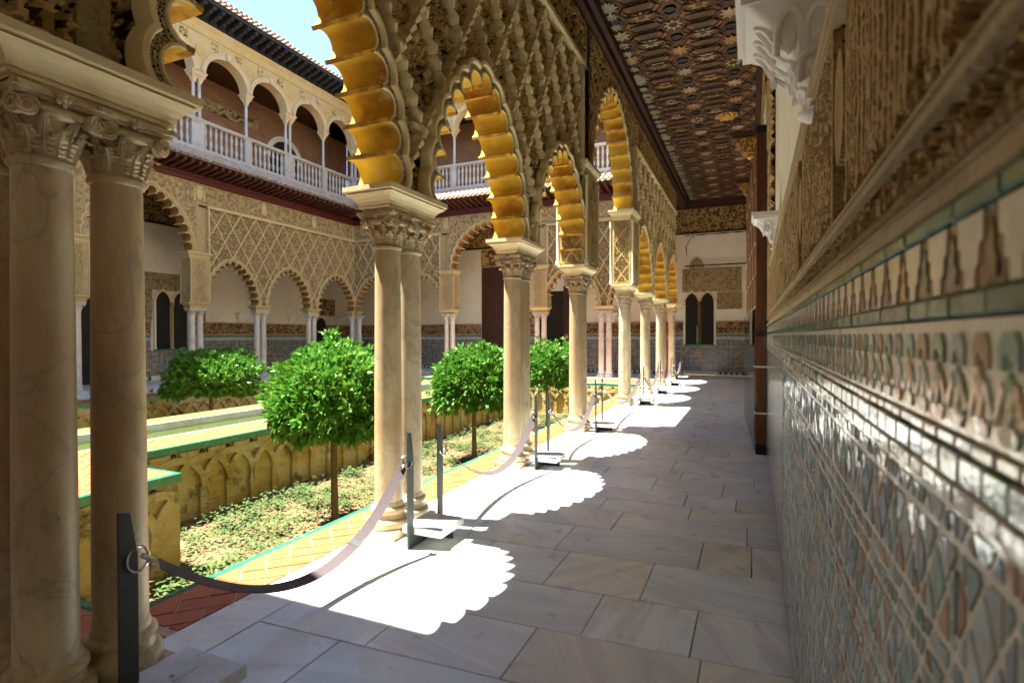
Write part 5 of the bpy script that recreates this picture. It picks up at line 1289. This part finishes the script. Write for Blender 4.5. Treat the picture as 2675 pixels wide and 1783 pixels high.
# walk in front of the opposite arcade
fp=thing('terracotta_path','pinkish terracotta strip with green edge before the opposite gallery','path',(-13.4,9,0)); del fp['category']; fp['kind']='structure'
mb=MB(); mb.box(-14.0,XF-.05,1.4,YG1+.05,-.3,-.006); mb.build('mortar_bed','tile_mortar',fp); pave(fp,herring(-13.75,XF-.06,2,YG1,.2),0,near_d)
mb=MB(); mb.box(-14.05,-13.76,1.4,YE-.56,-.1,.004); mb.build('kerb_slab','white_marble',fp)
edging(fp,XF-.03,2,XF-.03,YG1,.06,.4)
# base ground under everything
mb=MB(); mb.box(-300,300,-300,300,-3.2,-3.0); o=mb.build('ground','soil'); tag(o,kind='structure')
# ------------------------------------------------------------------ orange trees
def leafgeo(m,p,d,n,L,W,fold=.25,droop=.2):
    """one folded pointed leaf: base p, direction d, side from normal n"""
    d=d.normalized(); s=d.cross(n); 
    if s.length<1e-3: s=d.cross(Vector((1,0,0)))
    s.normalize(); k=s.cross(d)
    a=p; b=p+d*L*.45+k*W*.15; c=p+d*L-k*L*droop
    l=p+d*L*.42-s*W+k*W*fold; r=p+d*L*.42+s*W+k*W*fold; l2=p+d*L*.74-s*W*.62+k*W*fold*.6-k*L*droop*.5; r2=p+d*L*.74+s*W*.62+k*W*fold*.6-k*L*droop*.5; b2=p+d*L*.76-k*L*droop*.5
    o=len(m.v); m.v.extend(map(tuple,(a,l,b,r,l2,b2,r2,c))); m.f.extend([(o,o+2,o+1),(o,o+3,o+2),(o+1,o+2,o+5,o+4),(o+2,o+3,o+6,o+5),(o+4,o+5,o+7),(o+5,o+6,o+7)])
def orange_tree(x,y,R,zb,zt,ntw,label,seed,z0=ZG):
    rn=random.Random(seed); t=thing('orange_tree',label,'tree',(x,y,z0),'clipped orange trees in the sunken beds')
    zc=(zb+zt)/2; H=(zt-zb)/2; top=zb+.35
    m=MB(); bx,by=rn.uniform(-.05,.05),rn.uniform(-.05,.05)
    m.tube([(x,y,z0-.05),(x+.01,y,z0+.1),(x+bx*.5,y+by*.5,(z0+top)/2),(x+bx,y+by,top)],[.062,.048,.042,.04],10); tr=m.build('trunk','bark',t,True)
    m=MB()
    for k in range(9):
        a=2*PI*k/9+rn.uniform(-.3,.3); r=R*rn.uniform(.45,.8); m.tube([(x+bx,y+by,top-.08),(x+bx+r*.35*math.cos(a),y+by+r*.35*math.sin(a),top+.12),(x+r*math.cos(a),y+r*math.sin(a),zc+H*rn.uniform(-.35,.6))],[.026,.016,.006],5)
    m.build('limb','bark',t)
    m=MB()
    lob=[(rn.uniform(0,2*PI),rn.uniform(-.6,.9),rn.uniform(.08,.24)) for _ in range(16)]
    for i in range(ntw):
        u=rn.uniform(-.72,1); a=rn.uniform(0,2*PI); q=math.sqrt(max(0,1-u*u)); dv=Vector((q*math.cos(a),q*math.sin(a),u))
        bump=1+sum(am*max(0,1-((math.atan2(math.sin(a-la),math.cos(a-la)))**2*3+(u-lu)**2*6)) for la,lu,am in lob)-.14
        rr=rn.choice((1,1,.97,.95,.92,.86,.76,.62) if i%14 else (1.1,1.16))*bump*rn.uniform(.94,1.05)
        sq=1.0 if u>0 else 1+.10*(-u)
        p=Vector((x+dv.x*R*rr*sq,y+dv.y*R*rr*sq,zc+dv.z*H*rr)); 
        axis=(dv+Vector((rn.uniform(-.5,.5),rn.uniform(-.5,.5),rn.uniform(-.1,.5) if u>-.2 else rn.uniform(-.9,-.2)))).normalized()
        nl=rn.randint(6,9); g=axis.cross(Vector((0,0,1))); g=g.normalized() if g.length>.01 else Vector((1,0,0)); h=axis.cross(g)
        for k in range(nl):
            b=k*2.4+rn.uniform(-.4,.4); sp=rn.uniform(.45,1.15); d=axis*(1.0-.35*sp)+(g*math.cos(b)+h*math.sin(b))*sp
            if u<.1: d+=Vector((0,0,-.55*rn.random()-.2*(u<-.3)))
            nn=(d.cross(axis.cross(d))*-1+Vector((0,0,.35))+Vector((rn.uniform(-.4,.4),rn.uniform(-.4,.4),rn.uniform(-.2,.4)))).normalized()
            L=rn.uniform(.07,.13); leafgeo(m,p-axis*.05*k/nl,d,nn,L,L*rn.uniform(.17,.24),rn.uniform(.1,.5),rn.uniform(0,.25))
    c=m.build('crown','orange_leaf',t); return t
orange_tree(-4.8,5.38,.80,-.06,1.30,2300,'largest sunlit orange tree, in front of the second column pair',11)
orange_tree(-4.8,9.15,.80,-.16,1.26,1800,'sunlit orange tree between the second and third column pairs',12)
orange_tree(-4.8,13.2,.80,-.12,1.25,1200,'farthest sunlit orange tree, between the third and fourth column pairs',13)
orange_tree(-11.2,8.6,.92,-.1,1.12,1700,'wide dark orange tree in the shaded far bed',14)
orange_tree(-11.2,12.3,1.05,.0,1.20,700,'orange tree mostly hidden behind the largest sunlit tree',15)
orange_tree(-11.2,4.7,.85,-.1,1.05,400,'orange tree mostly hidden behind the foreground columns',16)
# ground cover and litter
gc=MB(); lt=MB(); rn=random.Random(5)
def patch(x,y,n,spread,h):
    for _ in range(n):
        px,py=x+rn.gauss(0,spread),y+rn.gauss(0,spread)
        if not (XP+.12<px<XG-.03 and YG0+.05<py<YG1-.08) or (px<XJ+.1 and py<YJ+.1): continue
        z=ZG+rn.uniform(.0,h); a=rn.uniform(0,2*PI); d=Vector((math.cos(a),math.sin(a),rn.uniform(-.1,.7))); leafgeo(gc,Vector((px,py,z)),d,Vector((0,0,1)),rn.uniform(.03,.078),rn.uniform(.010,.021),.2,.25)
for _ in range(1150):
    y=YG0+(YG1-YG0)*rn.random()**1.35; x=rn.uniform(XP+.25,XG-.08); patch(x,y,rn.randint(10,60),rn.uniform(.04,.15),rn.uniform(.04,.20))
tag(gc.build('ground_cover','cover_leaf'),'low pale green ground cover plants on the garden soil','ground cover',kind='stuff')
for _ in range(6500):
    px,py=rn.uniform(XP,XG),rn.uniform(YG0,YG1); a=rn.uniform(0,2*PI); leafgeo(lt,Vector((px,py,ZG+.015+rn.uniform(0,.02))),Vector((math.cos(a),math.sin(a),rn.uniform(-.2,.2))),Vector((0,0,1)),rn.uniform(.03,.07),.014,.3,.1)
tag(lt.build('leaf_litter','dry_litter'),'dry fallen leaves on the garden soil','leaf litter',kind='stuff')
mb=MB().tube([(XP+.28,3.9,ZG+.02),(XP+.30,8,ZG+.03),(XP+.27,16,ZG+.02)],.016,6); o=mb.build('irrigation_pipe','soil'); tag(o,'thin irrigation pipe along the foot of the ochre wall','pipe')
# ------------------------------------------------------------------ rope stanchions
def blade_mesh():
    m=MB(); P=[(-.033,0),(.033,0),(.033,.60),(.006,.765),(-.033,.775)]
    m.prism(P,lambda u,v,z:(v,u,z),-.006,.006); return mesh(m,'steel_dark')
BLADE=blade_mesh()
FOOT=mesh(MB().box(-.006,.006,-.16,.16,0,.078),'steel_dark'); FOOT2=mesh(MB().box(-.11,.11,-.006,.006,.0,.076),'steel_dark')
pm=MB(); pm.cbox(-.15,.15,-.155,.155,.079,.13,.004); PLATE=mesh(pm,'white_marble')
def torus(m,c,R,r,ax,n=18,k=6):
    ax=Vector(ax).normalized(); u=ax.orthogonal().normalized(); v=ax.cross(u); c=Vector(c)
    m.tube([tuple(c+u*R*math.cos(2*PI*j/n)+v*R*math.sin(2*PI*j/n)) for j in range(n+1)],r,k,False)
fnt=None
def engraving(par,x,y,z):
    def txt(s,size,x,y):
        cu=bpy.data.curves.new('t','FONT'); cu.body=s; cu.size=size; cu.align_x='CENTER'; to=bpy.data.objects.new('t',cu); COL.objects.link(to)
        dg=bpy.context.evaluated_depsgraph_get(); me=bpy.data.meshes.new_from_object(to.evaluated_get(dg)); COL.objects.unlink(to); bpy.data.objects.remove(to)
        me.materials.clear(); me.materials.append(MATS['lettering']); o=inst('engraved_lettering',me,par,(x,y,z+.0008),PI/2); return o
    txt('REAL ALCÁZAR',.024,x,y); txt('SEVILLA',.010,x+.018,y)
    m=MB(); star(m,x-.042,y,z+.0016,.012,.006,5,.0005); m.build('engraved_crest','lettering',par)
ST=[(1.375,'first rope stanchion, at the lower left corner with engraved plate'),(3.25,'rope stanchion beside the second column pair'),(5.57,'rope stanchion beside the third column pair'),(7.98,'rope stanchion beside the fourth column pair'),(11.42,'rope stanchion beside the fifth column pair'),(13.75,'rope stanchion beside the sixth column pair'),(16.1,'rope stanchion beside the seventh column pair'),(18.3,'farthest rope stanchion at the end of the row')]
RZ=.585
for i,(y,l) in enumerate(ST):
    x=-2.02 if i else -1.975
    t=thing('rope_stanchion','grey steel '+l,'stanchion',(x,y,0),'rope stanchions along the walk')
    ys=(y-.19,y+.19) if i else (1.262,)
    bx=x-.065 if i else x-.115
    for yy in ys:
        inst('blade_post',BLADE,t,(bx,yy,0)); m=MB(); s=1 if (yy>y or i==0) else -1
        torus(m,(bx,yy+s*.036,RZ),.045,.0058,(1,0,.35) if i%3 else (1,.2,.1)); m.build('ring',"ring_metal",t,True)
    inst('foot_bar',FOOT,t,(bx,y,0)); inst('foot_bar',FOOT2,t,(x,y+.07,0)); inst('base_plate',PLATE,t,(x,y,0)) if i else inst('base_plate',PLATE,t,(x,y-.0,0),0,(1.12,1,1))
    if i<4: engraving(t,x+.015,y+.02 if i else 1.365,.13)
names=['between the camera corner and the second column pair','between the second and third column pairs','between the third and fourth column pairs','spanning the wide arch','between the fifth and sixth column pairs','between the sixth and seventh column pairs','at the far end of the row']
for i in range(len(ST)-1):
    ya=(ST[i][0]+.19 if i else 1.262)+.085; yb=ST[i+1][0]-.19-.085; xa=-2.085 if i else -2.09; xb=-2.085; n=28; sag=.36 if i not in (3,) else .34
    if i==0: sag=.40
    if i>3: sag=.30
    c=[]; 
    for k in range(n+1):
        q=k/n; c.append(Vector((xa+(xb-xa)*q,ya+(yb-ya)*q,RZ-.02-sag*4*q*(1-q)*(1.0+.22*(q-.5)))))
    m=MB(); rings=[]
    for k,p in enumerate(c):
        t=(c[min(k+1,n)]-c[max(k-1,0)]).normalized(); s=Vector((1,0,0)); w_=t.cross(s).normalized(); tw=.25*math.sin(PI*k/n); d=(w_*math.cos(.95+tw)+s*math.sin(.95+tw))*.031; e=t.cross(d).normalized()*.0015
        rings.append([tuple(p+d+e),tuple(p-d+e),tuple(p-d-e),tuple(p+d-e)])
    m.loops(rings,True,True,True); st=thing('barrier_strap','grey mauve fabric barrier strap '+names[i],'strap',tuple(c[n//2]),'barrier straps of the walk'); m.build('strap','strap_fabric',st)
    for p,q in ((c[0],c[1]),(c[-1],c[-2])):
        m=MB(); t=(q-p).normalized(); a=p-t*.045; m.tube([tuple(a),tuple(p-t*.02),tuple(p+t*.012)],[.010,.009,.014],8)
        m.build('clip_hook','ring_metal',st,True); m=MB()
        d=(t.cross(Vector((1,0,0))).normalized()*math.cos(.95)+Vector((1,0,0))*math.sin(.95))*.034; e=t.cross(d).normalized()*.004
        m.loops([[tuple(o+d+e),tuple(o-d+e),tuple(o-d-e),tuple(o+d-e)] for o in (p-t*.004,p+t*.034)],True,True,True); m.build('clip_sleeve','ring_metal',st)
    if i==0:
        k=int(n*.72); p=c[k]; t=(c[k+1]-c[k-1]).normalized(); d=(t.cross(Vector((1,0,0))).normalized()*math.cos(1.15)+Vector((1,0,0))*math.sin(1.15))*.034; e=t.cross(d).normalized()*.004
        m=MB(); m.loops([[tuple(o+d+e),tuple(o-d+e),tuple(o-d-e),tuple(o+d-e)] for o in (p-t*.02,p+t*.02)],True,True,True); m.build('strap_buckle','steel_dark',st)
# ------------------------------------------------------------------ visitors in the far gallery
def person(x,y,h,label,top,hair,cap=None,face=0):
    t=thing('person',label,'person',(x,y,0)); s=h/1.7
    V=[(0,0,.92),(0,.0,1.15),(0,.01,1.36),(0,.02,1.46),(0,.03,1.50),(.09,0,.88),(.10,.02,.48),(.10,0,.06),(.11,.12,.03),(-.09,0,.88),(-.11,-.03,.48),(-.11,-.05,.06),(-.12,.07,.03),(.17,0,1.37),(.22,.02,1.10),(.20,.16,.95),(-.17,0,1.37),(-.22,.02,1.10),(-.20,.14,.92)]
    E=[(0,1),(1,2),(2,3),(3,4),(0,5),(5,6),(6,7),(7,8),(0,9),(9,10),(10,11),(11,12),(2,13),(13,14),(14,15),(2,16),(16,17),(17,18)]
    Rr=[.14,.125,.13,.055,.05,.095,.062,.045,.03,.095,.062,.045,.03,.058,.045,.035,.058,.045,.035]
    c,sn=math.cos(face),math.sin(face); V=[((vx*c-vy*sn)*s,(vx*sn+vy*c)*s,vz*s) for vx,vy,vz in V]
    me=bpy.data.meshes.new('body'); me.from_pydata(V,E,[]); me.materials.append(MATS[top]); o=bpy.data.objects.new('body',me); COL.objects.link(o); o.parent=t
    md=o.modifiers.new('skin','SKIN'); 
    for i,r in enumerate(Rr): me.skin_vertices[0].data[i].radius=(r*s,r*s*.8)
    me.skin_vertices[0].data[0].use_root=True; o.modifiers.new('sub','SUBSURF').render_levels=2
    hz=1.60*s; HP=lambda a,b,cc:(x+(a*c-b*sn)*s,y+(a*sn+b*c)*s,hz+cc*s)
    m=MB(); rings=[]
    for i in range(11):
        f=PI*i/10; r=math.sin(f); zz=.115*math.cos(f); ring=[]
        for j in range(16):
            a=2*PI*j/16; rx=.072*r*(1-.18*(zz<-.03)); ry=.09*r*(1-.1*(zz<-.05)); dx,dy=rx*math.cos(a)+1e-5*j,ry*math.sin(a)
            if abs(math.cos(a))<.25 and dy>0: dy+=.018*max(0,1-abs(zz+.015)/.035)-.006*max(0,1-abs(zz-.02)/.015)
            ring.append(HP(dx,dy+.01,zz))
        rings.append(ring)
    m.loops(rings); m.tube([HP(0,0,-.16),HP(0,.005,-.06)],.048*s,10)
    for sx in (-1,1): m.sphere(HP(sx*.073,.0,-.01),.022*s,6,5,(.5,1,1.3))
    hd=m.build('head','skin',t,True)
    m=MB()
    for sx in (-1,1): m.sphere(HP(sx*.028,.092,.018),.009*s,6,5)
    m.sphere(HP(0,.094,-.055),.012*s,6,4,(1.8,.5,.5)); m.build('face_features','hair_brown',hd)
    m=MB(); rings=[[HP(.08*math.sin(PI*i/12)*math.cos(2*PI*j/16)+1e-5*j,-.012+.1*math.sin(PI*i/12)*math.sin(2*PI*j/16),.012+.125*math.cos(PI*i/12)-(.03 if math.sin(2*PI*j/16)<.2 else 0)*(i/6)) for j in range(16)] for i in range(7)]
    m.loops(rings,True); m.build('hair',hair,hd,True)
    if cap:
        m=MB(); m.loops([[HP(.088*math.sin(PI*i/12)*math.cos(2*PI*j/16)+1e-5*j,.0+.108*math.sin(PI*i/12)*math.sin(2*PI*j/16),.03+.11*math.cos(PI*i/12)) for j in range(16)] for i in range(7)],True)
        m.loops([[HP(a*.06,.09,.03),HP(a*.05,.17,.015)] for a in (-1,-.5,0,.5,1)],False); m.build('cap',cap,hd,True)
person(-7.56,19.7,1.47,'person in a grey cap standing in the doorway behind the far columns','cloth_grey','hair_brown','cap_grey',2.6)
person(-6.42,19.7,1.49,'red-haired person in a black top walking behind the farthest sunlit tree','cloth_black','hair_red',None,-1.3)
person(-8.75,19.9,1.42,'person in dusty rose behind the middle tree, next to the carved doorway','cloth_rose','hair_brown',None,3.0)
